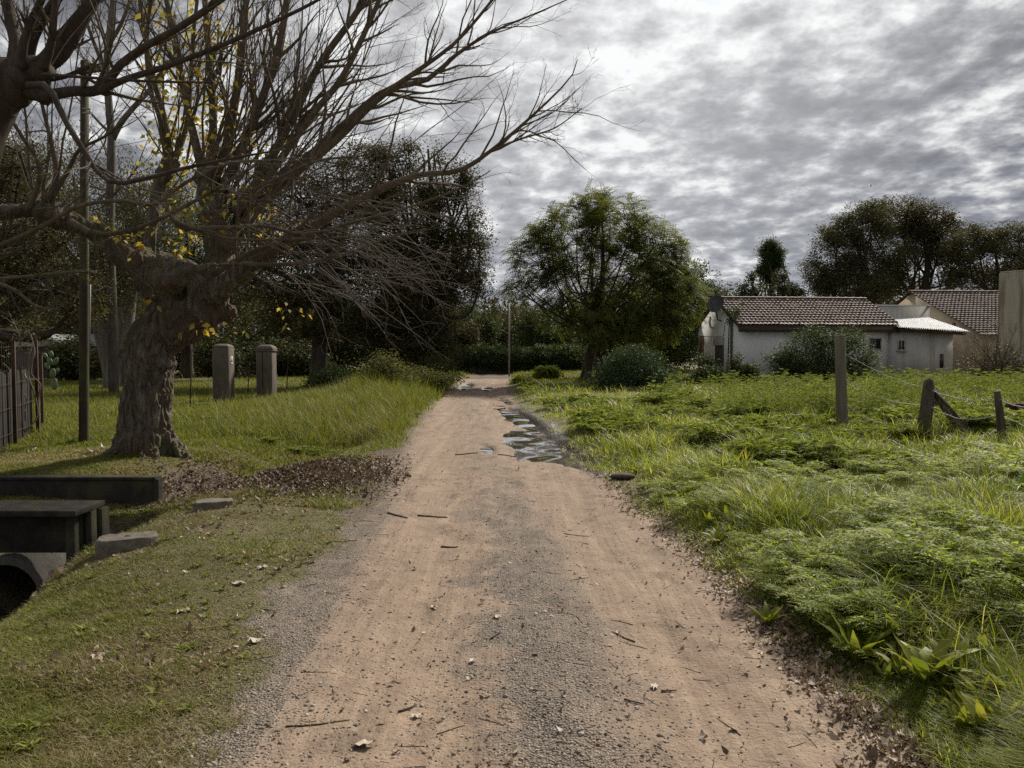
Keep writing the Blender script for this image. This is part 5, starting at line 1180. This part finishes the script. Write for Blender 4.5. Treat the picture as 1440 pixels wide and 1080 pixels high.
for pts in ([(28, 616), (30, 590), (36, 560), (18, 545), (8, 530), (0, 520)], [(28, 616), (34, 580), (20, 565), (5, 556), (-10, 540)], [(30, 614), (46, 590), (52, 560), (40, 530), (44, 505), (48, 480)], [(0, 530), (6, 522), (10, 520), (4, 510)], [(40, 535), (30, 520), (46, 500), (40, 470)], [(52, 560), (56, 540), (44, 525), (48, 490), (42, 466)], [(10, 500), (24, 490), (30, 470), (22, 455)]):
    q = resample(np.array([[*(P(a, b_, fb[1] - .5) + np.array([0, rng.normal(0, .05), 0])), .014] for a, b_ in pts]), 16); mb.tubes(q[:, :3], q[:, 3] * np.linspace(1.1, .5, 16), 6)
a, ar = children(np.array([q[:, :3]]), np.array([q[:, 3]]), 10, lf=(.2, .5)); mb.tubes(a, ar, 4, cap=False)
V, Q = leaves(np.array([P(rng.uniform(20, 55), rng.uniform(450, 490), fb[1] - .4) for _ in range(22)]), 8, .07, .06); 
t = thing('fence_vine', 'pale twisting leafless vine stems climbing the mesh fence', 'vine', G(28, 616)); build('stem', mb, m_vine, t, smooth=True)
mb = MB(); mb.add(V, Q); build('leaves', mb, m_olive, t)
g = ground(72, 17.5); t = thing('prickly_pear', 'prickly pear cactus with pale flat pads behind the iron post', 'cactus', g); m_cac = mat_rough('cactus_pad', (.085, .12, .055), (.15, .19, .10), 9, .6, .2)
for px, py, rx, ry, rot in ((74, 525, 7, 12, .1), (70, 508, 6, 10, -.3), (78, 508, 6, 10, .5), (72, 498, 5, 8, -.2), (66, 515, 5, 9, -.6), (79, 522, 5, 9, .9), (76, 540, 8, 14, 0), (64, 500, 4, 7, -.5)):
    b = MB(); kk = pxm(17.5) * .62; b.lathe([(math.sin(a) + 1e-4, -math.cos(a)) for a in np.linspace(0, PI, 9)], (0, 0, 0), 14)
    V = b.arrays() * [rx * kk, .035, ry * kk]; cr_, sr_ = math.cos(rot), math.sin(rot); V = V @ np.array([[cr_, 0, -sr_], [0, 1, 0], [sr_, 0, cr_]]); mb = MB(); mb.add(V + P(px, py, 17.5 + rng.normal(0, .04)), b.q[0]); build('pad', mb, m_cac, t, smooth=True)

# ------------------------------------------------------------------ right-hand fence line
m_post = mat_bark('grey_post', (.13, .115, .085), (.26, .235, .18), 7, .1, .5, moss=(.16, .16, .10))
m_old = mat_bark('old_post', (.055, .045, .035), (.16, .135, .10), 10, .12, .8, moss=(.11, .11, .06))
g = G(1185, 614); k = pxm(g[1]); t = thing('fence_post', 'tall straight square grey post with flat top in the weeds', 'post', g, 'fence posts on the right verge')
mb = MB(); q = P(1181, 471, g[1]); mb.tubes(np.array([g - [0, 0, .2], g, (g + q) / 2, q]), [.105, .105, .1, .098], 4); build('shaft', mb, m_post, t, bevel=.01)
mb = MB(); mb.box(q + [0, .05, -.25], (.03, .16, .03)); build('staple', mb, m_galv, t)
ftop = {'a': (g, q)}
g = G(1297, 618); q = P(1306, 534, g[1] + .1); t = thing('fence_post', 'thick leaning round stump post with split top and a fallen brace', 'post', g, 'fence posts on the right verge')
mb = MB(); r0 = 9 * pxm(g[1]); ln = resample(np.array([[*(g - [0, 0, .2]), r0 * 1.05], [*g, r0 * 1.05], [*((g + q) / 2 + [.015, 0, 0]), r0 * .95], [*(q - [0, 0, .12]), r0 * .86], [*q, r0 * .62], [*(q + [.01, 0, .03]), r0 * .35]]), 16); mb.tubes(ln[:, :3], ln[:, 3], 16)
V = mb.v[0]; mb.v[0] = V + .03 * (fbm3(V[:, 0] * 12, V[:, 1] * 12, V[:, 2] * 3, 2, 5) - .5)[:, None] * np.array([1, 1, .2]); build('shaft', mb, m_old, t, smooth=True)
mb = MB(); [mb.tubes(np.array([q - Z * z + np.array([math.cos(a), math.sin(a), 0]) * r0 * .97 for a in np.linspace(0, 2 * PI, 14)]), [.004] * 14, 4) for z in (.3, .33)]; build('wire_wrap', mb, m_galv, t)
ftop['b'] = (g, q)
bb = G(1368, 619); t = thing('brace_post', 'dark rough diagonal brace fallen from the stump post to the ground', 'brace', bb); mb = MB(); e = P(1311, 548, ftop['b'][0][1] + .15)
ln = resample(np.array([[*bb, .085], [*((bb + e) / 2 + [0, 0, -.02]), .075], [*e, .055]]), 10); mb.tubes(ln[:, :3], ln[:, 3], 8); V = mb.v[0]; mb.v[0] = V + .05 * (fbm3(V[:, 0] * 9, V[:, 1] * 9, V[:, 2] * 9, 2, 6) - .5)[:, None]; build('shaft', mb, m_old, t, smooth=True)
mb = MB(); e2 = (bb * .35 + e * .65) + [0, -.07, .02]; mb.tubes(np.array([e + [-.02, -.06, 0], e2, bb * .8 + e * .2 + [0, -.08, .05]]), [.03, .02, .006], 5); build('splinter', mb, m_old, t)
g = G(1319, 596); t = thing('short_post', 'short dark post half hidden behind the stump post and brace', 'post', g); mb = MB(); mb.tubes(np.array([g - [0, 0, .1], g + [-.02, 0, .3], g + [-.05, 0, .62]]), [.07, .065, .055], 8); build('shaft', mb, m_old, t, smooth=True)
mb = MB(); mb.tubes(np.array([g + [-.05, 0, .6], g + [-.045, .0, .68]]), [.05, .02], 8); build('split_top', mb, m_old, t)
g = G(1410, 630); q = P(1402, 550, g[1]); t = thing('fence_post', 'thin dark leaning fence post near the firewood pile', 'post', g, 'fence posts on the right verge'); mb = MB(); mb.tubes(np.array([g - [0, 0, .2], g, (g + q) / 2 + [.01, 0, 0], q]), [.062, .06, .055, .045], 8); build('shaft', mb, m_old, t, smooth=True)
mb = MB(); mb.box(g * .15 + q * .85 + [0, -.055, 0], (.04, .012, .012)); build('staple', mb, m_galv, t); ftop['c'] = (g, q)
fend = (G(1560, 655), P(1552, 565, G(1560, 655)[1]))
t = thing('barbed_wire', 'sagging rusty barbed wire strung between the leaning fence posts', 'wire', ftop['b'][0])
for s in (.35, .6, .85):
    mb = MB()
    for A_, B_ in ((ftop['a'], ftop['b']), (ftop['b'], ftop['c']), (ftop['c'], fend)):
        a = A_[0] * (1 - s) + A_[1] * s; b_ = B_[0] * (1 - s) + B_[1] * s; tt = np.linspace(0, 1, 12)[:, None]
        ln = a + (b_ - a) * tt - Z * (.30 * (1.1 - s) * 4 * tt * (1 - tt)) + rng.normal(0, .006, (12, 3)); mb.tubes(ln, np.full(12, .0036), 4)
        for w in ln[1:-1]: mb.tubes(np.array([w - [.02, 0, .02], w + [.02, 0, .02]]), [.003, .003], 3)
    build('strand', mb, m_galv, t)
# firewood by the right edge
m_log = mat_bark('firewood', (.07, .04, .03), (.17, .10, .075), 12, .4, .6)
gl = G(1432, 608); lm = []
for v in range(3):
    mb = MB(); ln = resample(np.array([[-.5, 0, 0, .035], [-.15, rng.normal(0, .03), rng.normal(0, .02), .04], [.2, rng.normal(0, .03), rng.normal(0, .02), .036], [.5, 0, 0, .03]]), 10); mb.tubes(ln[:, :3], ln[:, 3], 7)
    a, ar = children(ln[None, :, :3], ln[None, :, 3], 2, lf=(.15, .3), n=4); mb.tubes(a, ar, 5); lm.append(mb.mesh('firewood_log', m_log, smooth=True))
for i in range(34):
    o = bpy.data.objects.new('firewood_log', lm[i % 3]); COL.objects.link(o); r_, c_ = divmod(i, 6)
    o.location = (gl[0] + .42 + (c_ - 1) * .12 + rng.normal(0, .12), gl[1] + .1 + (c_ - 2) * .1, gl[2] + .05 + r_ * .095); o.rotation_euler = (rng.normal(0, .12), rng.normal(0, .14), rng.normal(0, .3)); o.scale = (rng.uniform(.6, .9),) + (rng.uniform(.8, 1.3),) * 2
    tag(o, 'red-brown branch log in the firewood pile behind the wire at the right edge', 'log', 'firewood pile')

# ------------------------------------------------------------------ culvert crossing
m_plank = mat_bark('dark_plank', (.022, .019, .016), (.055, .048, .04), 5, 1.0, .4, moss=(.06, .062, .03), dist=.01)  # very dark base tone with moss patches
m_conc = mat_rough('pipe_concrete', (.07, .064, .054), (.13, .12, .10), 7, .9, .5)
m_slab = mat_rough('slab_concrete', (.12, .105, .085), (.215, .19, .155), 9, .95, .9, stain=(.085, .085, .045), dist=.02)
hw = thing('culvert_headwall', 'dark timber culvert headwall with flat top plank over a concrete pipe mouth', 'headwall', (-4.2, 6.4, -.1))
mb = MB(); mb.box((-5.15, 6.42, .235), (3.2, .46, .05), 0, (.0, 0, 0)); build('top_plank', mb, m_plank, hw, bevel=.006)
mb = MB(); mb.box((-5.1, 6.46, .03), (2.95, .06, .355)); build('front_board', mb, m_plank, hw, bevel=.006)
for x, y, z0, s in ((-3.64, 6.30, -.42, (.075, .07)), (-3.57, 6.46, -.5, (.05, .09)), (-3.545, 6.60, -.5, (.05, .12))):
    mb = MB(); mb.box((x, y, (z0 + .206) / 2), (s[0], s[1], .206 - z0)); build('post', mb, m_plank, hw, bevel=.005)
mb = MB(); prof = [(.285, 0), (.285, 1.7)]; a = np.linspace(0, 2 * PI, 33)
for r_a, r_b, y0, y1 in ((.34, .34, 6.36, 7.9), (.27, .27, 7.9, 6.36)):
    V = np.array([[-4.24 + r_a * math.cos(t_), y, -.50 + r_a * math.sin(t_)] for y in (y0, y1) for t_ in a]); n = len(a); i = np.arange(n - 1); mb.add(V, np.stack([i, i + 1, i + 1 + n, i + n], -1))
V = np.array([[-4.24 + r_a * math.cos(t_), 6.36, -.50 + r_a * math.sin(t_)] for r_a in (.27, .34) for t_ in a]); mb.add(V, np.stack([i, i + 1, i + 1 + n, i + n], -1)); build('pipe', mb, m_conc, hw, smooth=False)
for x, z, s in ((-3.72, -.34, (.17, .14, .2)), (-3.74, -.55, (.2, .16, .2)), (-4.62, -.36, (.2, .15, .22)), (-4.66, -.6, (.22, .16, .24))):
    mb = MB(); mb.box((x, 6.5, z), s, .1, (.03, .05, 0)); build('stone_block', mb, m_plank, hw, bevel=.02)
mb = MB(); mb.box((-5.6, 6.62, -.5), (1.9, .06, .7)); mb.box((-3.62, 6.70, -.5), (.42, .06, .7)); build('back_board', mb, m_plank, hw)
fw = thing('timber_kerb', 'long dark timber retaining board on edge in front of the big pollard trunk', 'board', (-5, 8.2, 0))
mb = MB(); mb.box((-5.6, 8.2, .005), (3.55, .07, .36)); build('face_board', mb, m_plank, fw, bevel=.006)
mb = MB(); mb.box((-5.6, 8.22, .20), (3.58, .15, .03)); build('cap_board', mb, m_plank, fw, bevel=.004)
mb = MB(); mb.box((-3.80, 8.20, -.02), (.05, .11, .42)); build('end_post', mb, m_plank, fw, bevel=.005)
mb = MB(); mb.box((-4.5, 8.13, -.15), (1.3, .05, .06), 0, (0, .05, 0)); build('foot_rail', mb, m_slab, fw, bevel=.005)
ctex = bpy.data.textures.new('chips', 'CLOUDS'); ctex.noise_scale = .07; ctex.noise_depth = 3
def worn(o, levels=5, strength=.02):
    m = o.modifiers.new('Dice', 'SUBSURF'); m.subdivision_type = 'SIMPLE'; m.levels = m.render_levels = levels
    m = o.modifiers.new('Wear', 'DISPLACE'); m.texture = ctex; m.strength = strength; m.mid_level = .5; m.texture_coords = 'LOCAL'
g = G(174, 773); mb = MB(); Vb = np.array([(-.21, -.13), (-.13, -.16), (.16, -.12), (.22, -.06), (.19, .10), (-.14, .11), (-.22, .02)])
mb.prism([[g[0] + a * math.cos(.35) - b_ * math.sin(.35), g[1] + a * math.sin(.35) + b_ * math.cos(.35) + .06, g[2] - .07] for a, b_ in Vb], (0.01, .0, .17)); sb = build('concrete_slab', mb, m_slab, org=g, bevel=.012); tag(sb, 'chamfered grey concrete block beside the culvert top plank, with a small hole', 'block'); worn(sb, 4, .022)
mb = MB(); mb.lathe([(.001, 0), (.022, 0), (.024, .003), (.001, .003)], (g[0] + .02, g[1] + .03, g[2] + .1015), 10); build('hole', mb, m_iron, sb)
g = G(297, 714); mb = MB(); mb.prism([[g[0] + a * math.cos(.25) - b_ * math.sin(.25), g[1] + a * math.sin(.25) + b_ * math.cos(.25) + .04, g[2] - .08] for a, b_ in Vb * .82], (.02, 0, .15)); sb2 = build('concrete_slab', mb, m_slab, org=g, bevel=.012); worn(sb2, 4, .02); tag(sb2, 'smaller concrete block half sunk at the near edge of the brown leaf heap', 'block')

# ------------------------------------------------------------------ litter
m_lit = mat_leaf('dead_leaf', [(.08, .052, .036), (.15, .10, .07), (.24, .17, .12), (.36, .28, .21), (.11, .075, .052), (.50, .42, .34)], .15, .6, .25)
m_litd = mat_leaf('heap_leaf', [(.05, .034, .025), (.09, .06, .042), (.14, .095, .066), (.065, .045, .034), (.20, .14, .10), (.11, .072, .052), (.32, .25, .19)], .12, .6, .25)
m_stick = mat_bark('stick', (.05, .036, .026), (.13, .10, .075), 20, .5, .3)
def flakes(x, y, size, zoff=.006, tilt=.35, asp=.6):
    M = len(x); z = H(x, y) + zoff; a = rng.uniform(0, 2 * PI, M)
    f = unit(np.stack([np.cos(a), np.sin(a), rng.normal(0, tilt, M)], -1)); s = unit(np.cross(rng.normal(0, tilt, (M, 3)) + [0, 0, 1], f)); nn = np.cross(f, s)
    l = (size * np.clip(rng.lognormal(-.12, .45, M), .3, 2.4))[:, None]; cu = rng.uniform(-.15, .8, (M, 1)) * l; w = l * asp * rng.uniform(.6, 1.2, (M, 1)) / 2
    c = np.stack([x, y, z], -1)
    V = np.stack([c - f * l / 2 + nn * cu, c - f * l * .12 + s * w + nn * cu * .3, c - f * l * .12 - s * w + nn * cu * .2, c + f * l * .25 + s * w * .75 + nn * cu * .2, c + f * l * .25 - s * w * .8, c + f * l / 2 + nn * cu * .9], 1).reshape(-1, 3)
    o = np.arange(M)[:, None, None] * 6
    T = (np.array([[0, 2, 1], [3, 4, 5]])[None] + o).reshape(-1, 3); Q = (np.array([[1, 2, 4, 3]])[None] + o).reshape(-1, 4)
    return V, Q, T
def litter(name, pts, size, mat, zoff=.006, tilt=.35, kind='stuff'):
    mb = MB()
    for (x, y), s in zip(pts, size): V, Q, T = flakes(x, y, s, zoff, tilt); mb.add(V, Q, T)
    return tag(build(name, mb, mat), kind=kind)
def band(n, y0, y1, f, pw=1.8):
    u = rng.random(n); e = 1 - pw; y = (y0 ** e + u * (y1 ** e - y0 ** e)) ** (1 / e); return f(y), y
pts, sz = [], []
pts.append(band(9500, 2.2, 13, lambda y: XR(y) + .12 + .11 * rng.normal(0, 1, len(y)) + .16 * (fbm2(y * 2, 0 * y, 3, 5) - .4))); sz.append(.025)
x, y = band(8000, 2.2, 13, lambda y: XL(y) - .3 - np.abs(rng.normal(0, 1, len(y))) * 1.1, 1.5); ok = rng.random(len(x)) < .14 + sst(.52, .7, fbm2(x * 1.6, y * 1.6, 3, 61)); pts.append((x[ok], y[ok])); sz.append(.03)
x, y = band(1500, 2.2, 26, lambda y: XL(y) + (XR(y) - XL(y)) * rng.random(len(y)), 1.6); pts.append((x, y)); sz.append(.020)
x, y = rng.uniform(-9, -5.3, 3500), rng.uniform(10.5, 14.5, 3500); ok = rng.random(3500) < .2 + sst(.45, .6, fbm2(x * .9, y * .9, 3, 15)); pts.append((x[ok], y[ok])); sz.append(.05)
x, y = band(1500, 3, 6.4, lambda y: ditch_x(y) + rng.normal(0, .35, len(y)), 1.2); pts.append((x, y)); sz.append(.06)
litter('fallen_leaves', pts, sz, m_lit)
n = 17000; x, y = -2.65 + rng.normal(0, .62, n), 9.4 + rng.normal(0, .72, n); x2, y2 = -3.9 + rng.normal(0, .4, 4200), 9.4 + rng.normal(0, .8, 4200)
x, y = np.r_[x, x2], np.r_[y, y2]; ok = x < XL(y) + .15; x, y = x[ok], y[ok]
o = litter('leaf_heap', [(x, y)], [.036], m_litd, .02, .42)
# loose grit and broken bits on the track
n = 26000; x, y = band(n, 2.0, 11, lambda y: XL(y) - .5 + (XR(y) - XL(y) + .6) * rng.random(len(y)), 2.2)
lu_ = (x - XL(y)) / (XR(y) - XL(y)); dn_ = np.exp(-.5 * ((lu_ - .5) / .13) ** 2) + np.exp(-.5 * ((lu_ + .05) / .12) ** 2) * (y < 7) + .035; ok = rng.random(n) < dn_; x, y = x[ok], y[ok]; M = len(x)
oc = np.array([[1, 0, 0], [0, 1, 0], [-1, 0, 0], [0, -1, 0], [0, 0, .7], [0, 0, -.7]]); of = np.array([[0, 1, 4], [1, 2, 4], [2, 3, 4], [3, 0, 4], [1, 0, 5], [2, 1, 5], [3, 2, 5], [0, 3, 5]])
sc = np.minimum(rng.lognormal(-5.35, .45, M), .016)[:, None, None]; V = oc[None] * rng.uniform(.55, 1.3, (M, 6, 1)) * sc; a = rng.uniform(0, 2 * PI, M); ca, sa = np.cos(a)[:, None], np.sin(a)[:, None]
V = np.stack([V[:, :, 0] * ca - V[:, :, 1] * sa, V[:, :, 0] * sa + V[:, :, 1] * ca, V[:, :, 2]], -1) + np.stack([x, y, H(x, y) + .001], -1)[:, None]
m_grit, nt = newmat('grit'); N = NT(nt); gg = N.n('ShaderNodeNewGeometry'); N.out(N.bsdf(N.ramp(gg.outputs['Random Per Island'], [(0, (.10, .085, .07)), (.4, (.20, .17, .14)), (.8, (.29, .25, .205)), (1, (.42, .38, .33))]), .9))
mb = MB(); mb.add(V.reshape(-1, 3), None, (of[None] + np.arange(M)[:, None, None] * 6).reshape(-1, 3)); tag(build('gravel', mb, m_grit), kind='stuff')
def sticks(x, y, Ls, r):
    a = rng.uniform(0, 2 * PI, len(x)); st = np.stack([x, y, 0 * x], -1); A = grow(st, np.stack([np.cos(a), np.sin(a), 0 * a], -1), Ls, 5, 0, .12)
    A[:, :, 2] = H(A[:, :, 0], A[:, :, 1]) + r[:, None] * .8; return A
x, y = band(270, 2.3, 20, lambda y: XL(y) - .6 + (XR(y) - XL(y) + .9) * rng.random(len(y)), 1.7); Ls = rng.lognormal(-2.7, .5, len(x)); r = Ls * .013 + .0006 * np.ones_like(Ls)
mb = MB(); A = sticks(x, y, Ls, r); mb.tubes(A, np.repeat(r[:, None], 5, 1) * np.linspace(1, .5, 5), 4); tag(build('debris', mb, m_stick), kind='stuff')
for px, py, L_, ang in ((893, 905, .14, 2.5), (878, 985, .10, -.8), (1283, 1010, .13, 1.0), (545, 722, .26, -.9), (587, 726, .30, -.05), (930, 975, .08, .2), (560, 1003, .1, .6), (1165, 950, .1, -.5), (620, 770, .14, 0), (690, 900, .1, .9), (1110, 905, .09, -.5), (700, 640, .5, .1), (640, 640, .35, -.1), (1245, 640, .55, -.5)):
    g = G(px, py); st = np.array([[*g[:2], 0]]); A = grow(st, np.array([[math.cos(ang), math.sin(ang), 0]]), np.array([L_]), 6, 0, .1); A[:, :, 2] = H(A[:, :, 0], A[:, :, 1]) + .006
    mb = MB(); mb.tubes(A, np.full((1, 6), .0045 if py > 800 else .008) * np.linspace(1.1, .6, 6), 6); b_, br = children(A, np.full((1, 6), .004), 2, lf=(.2, .4), n=4, up=0, wob=.05); b_[:, :, 2] = H(b_[:, :, 0], b_[:, :, 1]) + .006; mb.tubes(b_, br, 5)
    tag(build('twig', mb, m_stick, org=g), 'short dark fallen twig lying loose on the track or its edge', 'twig', 'fallen twigs on the track')
m_pale = mat_rough('pale_dry_leaf', (.38, .31, .24), (.52, .45, .37), 25, .7, .4, stain=(.22, .15, .10))
for px, py, s in ((137, 928, .075), (150, 922, .045), (610, 855, .04), (612, 858, .025), (512, 1052, .075), (665, 932, .04), (258, 862, .07), (235, 935, .06), (335, 822, .06), (370, 800, .06), (700, 870, .05), (1278, 1040, .08), (585, 1010, .04), (920, 968, .045), (1160, 925, .08), (360, 905, .07)):
    g = G(px, py); b = MB(); n_ = 9; a = np.linspace(0, 2 * PI, 14, endpoint=False); rr = 1 + .22 * np.cos(5 * a + px) + rng.normal(0, .08, 14)
    V = np.concatenate([[[0, 0, .006]], np.stack([np.cos(a) * rr * s * .55, np.sin(a) * rr * s * .4, .008 + np.abs(rng.normal(0, .16, 14)) * s], -1), [[s * .95, .1 * s, .004]]]); T = [[0, i + 1, (i + 1) % 14 + 1] for i in range(14)] + [[1, 15, 2]]
    r_ = rng.uniform(0, 6); V = V @ np.array([[math.cos(r_), math.sin(r_), 0], [-math.sin(r_), math.cos(r_), 0], [0, 0, 1]]); b.add(V + [g[0], g[1], float(H(g[0], g[1]))], None, T)
    tag(build('dry_leaf', b, m_pale, org=g, smooth=True), 'big pale crumpled dead leaf lying flat on the ground near the track', 'leaf', 'large pale dead leaves')
m_stone = mat_rough('field_stone', (.22, .205, .185), (.34, .32, .30), 12, .9, .5)
m_mudrock = mat_rough('mud_rock', (.045, .035, .027), (.10, .08, .062), 14, .9, .8)
for px, py, s, lab in ((1215, 888, .05, 'round pale grey stone at the grass edge of the right verge'), (1167, 856, .035, 'small whitish stone in the grass above the round grey stone'), (876, 674, .10, 'dark mud-covered rock beside the puddle'), (1195, 905, .025, 'tiny white pebble below the round grey stone'), (1060, 620, .07, 'pale stone lying among the leafy weeds of the right verge'), (1255, 690, .08, 'grey stone in the grass left of the strap-leaved clump')):
    g = G(px, py); b = MB(); b.lathe([(math.sin(a) + 1e-4, -math.cos(a)) for a in np.linspace(0, PI, 9)], (0, 0, 0), 12); V = b.arrays() * (1 + .5 * (fbm3(b.arrays()[:, 0] * 1.5 + px, b.arrays()[:, 1] * 1.5, b.arrays()[:, 2] * 1.5, 2) - .5))[:, None] * s * ([1.5, .9, .45] if 'mud' in lab else [1.1, .9, .75])
    mb = MB(); mb.add(V + g + [0, 0, s * .35], b.q[0]); tag(build('stone', mb, m_stone if 'mud' not in lab else m_mudrock, org=g, smooth=True), lab, 'stone')
m_bag = mat_rough('dirty_plastic', (.55, .55, .56), (.72, .72, .73), 9, .4, .6)
for px, py, s, lab in ((1348, 690, .13, 'crumpled white plastic scrap beside the strap-leaved clump'), (1240, 785, .11, 'crumpled pale paper scrap in the long grass of the right verge')):
    g = G(px, py); gx, gy = np.meshgrid(np.linspace(-1, 1, 9), np.linspace(-1, 1, 7)); V = np.stack([gx * s, gy * s * .6, .05 + s * 1.1 * np.abs(fbm2(gx * 1.7 + px, gy * 1.7, 3) - .35)], -1); kk = np.arange(63).reshape(7, 9)
    mb = MB(); mb.add(V.reshape(-1, 3) + g + [0, 0, .06], np.stack([kk[:-1, :-1], kk[:-1, 1:], kk[1:, 1:], kk[1:, :-1]], -1)); tag(build('plastic_scrap', mb, m_bag, org=g, smooth=True), lab, 'litter')
# a bird far off in the sky
c = P(1224, 262, 95); mb = MB(); mb.lathe([(.001, -.16), (.045, -.08), (.05, .04), (.03, .12), (.001, .2)], (0, 0, 0), 8); mb.v[0] = mb.v[0][:, [2, 1, 0]]
mb.add([[.06, 0, .02], [-.06, 0, .02], [-.1, .32, .14], [0, .34, .14], [-.1, -.32, .14], [0, -.34, .14]], [[0, 1, 2, 3], [1, 0, 5, 4]]); mb.v = [v + c for v in mb.v]
tag(build('bird', mb, m_iron, org=c), 'tiny dark bird flying high above the dark trees', 'bird')
# ------------------------------------------------------------------ light, sky, camera
SUN_AZ, SUN_EL = R(32), R(40)          # azimuth clockwise from +Y
sv = np.array([math.sin(SUN_AZ) * math.cos(SUN_EL), math.cos(SUN_AZ) * math.cos(SUN_EL), math.sin(SUN_EL)])
w = bpy.data.worlds.new('World'); S.world = w; w.use_nodes = True
nt = w.node_tree; nt.nodes.clear(); N = NT(nt)
sk = N.n('ShaderNodeTexSky', sky_type='NISHITA'); sk.sun_disc = False; sk.sun_elevation = SUN_EL; sk.sun_rotation = SUN_AZ
tc = N.n('ShaderNodeTexCoord'); sx = N.n('ShaderNodeSeparateXYZ'); N.link(tc.outputs['Generated'], sx.inputs[0])
dz = N.math('ADD', N.math('MAXIMUM', sx.outputs[2], 0.0), .20)
cv = N.n('ShaderNodeCombineXYZ'); N.link(N.math('DIVIDE', sx.outputs[0], dz), cv.inputs[0]); N.link(N.math('DIVIDE', sx.outputs[1], dz), cv.inputs[1])
mp = N.n('ShaderNodeMapping'); mp.inputs['Location'].default_value = (3.1, 1.7, 0); mp.inputs['Scale'].default_value = (1.0, .9, 1); N.link(cv.outputs[0], mp.inputs[0]); cp = mp.outputs[0]
n1 = N.noise(cp, 8.5, 10, .58, .06)     # cloudlets
n2 = N.noise(cp, 1.9, 4, .5, .3)       # banks of cloud
d = N.math('ADD', N.math('MULTIPLY', n1, .82), N.math('MULTIPLY', n2, .48))
d = N.math('ADD', d, N.math('MULTIPLY', N.math('SUBTRACT', 1.0, N.mapr(N.math('ABSOLUTE', N.math('SUBTRACT', sx.outputs[2], .17)), 0, .09, smooth=True)), .03))
dot = N.n('ShaderNodeVectorMath', operation='DOT_PRODUCT'); N.link(tc.outputs['Generated'], dot.inputs[0])
gv = np.array([math.sin(R(6)) * math.cos(R(31)), math.cos(R(6)) * math.cos(R(31)), math.sin(R(31))]); dot.inputs[1].default_value = tuple(gv)
glow = N.mapr(dot.outputs['Value'], .86, 1.0, 0, 1)
low = N.mapr(sx.outputs[2], .02, .42, 0, 1, smooth=True)
d = N.math('SUBTRACT', d, N.math('MULTIPLY', N.math('SUBTRACT', glow, .2), .06))
col = N.ramp(d, [(.50, (.86, .855, .83)), (.575, (.60, .60, .59)), (.65, (.36, .36, .368)), (.72, (.215, .217, .23)), (.82, (.13, .132, .145))])
blu = N.ramp(d, [(.52, (.80, .80, .77)), (.58, (.55, .555, .56)), (.635, (.36, .37, .395)), (.70, (.25, .26, .295)), (.81, (.175, .182, .212))])
cl = N.mix(low, blu, col)
cl = N.mix(N.math('MULTIPLY', glow, .34), cl, (1.05, 1.03, 1.0), 'SCREEN')
gap = N.mapr(d, .40, .43, 1, 0, smooth=True)
cl10 = N.mix(1.0, cl, (8.2, 8.3, 8.5), 'MULTIPLY')
fin = N.mix(N.math('MULTIPLY', gap, .8), cl10, sk.outputs[0])
bg = N.n('ShaderNodeBackground'); N.link(fin, bg.inputs[0]); bg.inputs[1].default_value = .1
o = N.n('ShaderNodeOutputWorld'); N.link(bg.outputs[0], o.inputs[0])
w.cycles.sampling_method = 'MANUAL'; w.cycles.sample_map_resolution = 512
sl = bpy.data.lights.new('sun', 'SUN'); sl.energy = 5.0; sl.angle = R(9); sl.color = (1, .93, .82)
so = bpy.data.objects.new('sun', sl); COL.objects.link(so); so.rotation_euler = Vector(sv).to_track_quat('Z', 'Y').to_euler()
cd = bpy.data.cameras.new('camera'); cam = bpy.data.objects.new('camera', cd); COL.objects.link(cam)
cd.sensor_width = 36; cd.lens = 36 * FPX / 1440; cd.clip_end = 2000; cd.clip_start = .05
cam.location = (0, 0, CAMZ); cam.rotation_euler = (PI / 2 - PITCH, 0, 0); S.camera = cam
S.view_settings.view_transform = 'Standard'; S.view_settings.look = 'None'; S.view_settings.exposure = .4; S.view_settings.gamma = 1
S.cycles.use_denoising = False; S.cycles.denoising_prefilter = 'ACCURATE'
S.cycles.sample_clamp_direct = 6; S.cycles.sample_clamp_indirect = 4
S.cycles.max_bounces = 6; S.cycles.transparent_max_bounces = 8
S.cycles.diffuse_bounces = 3
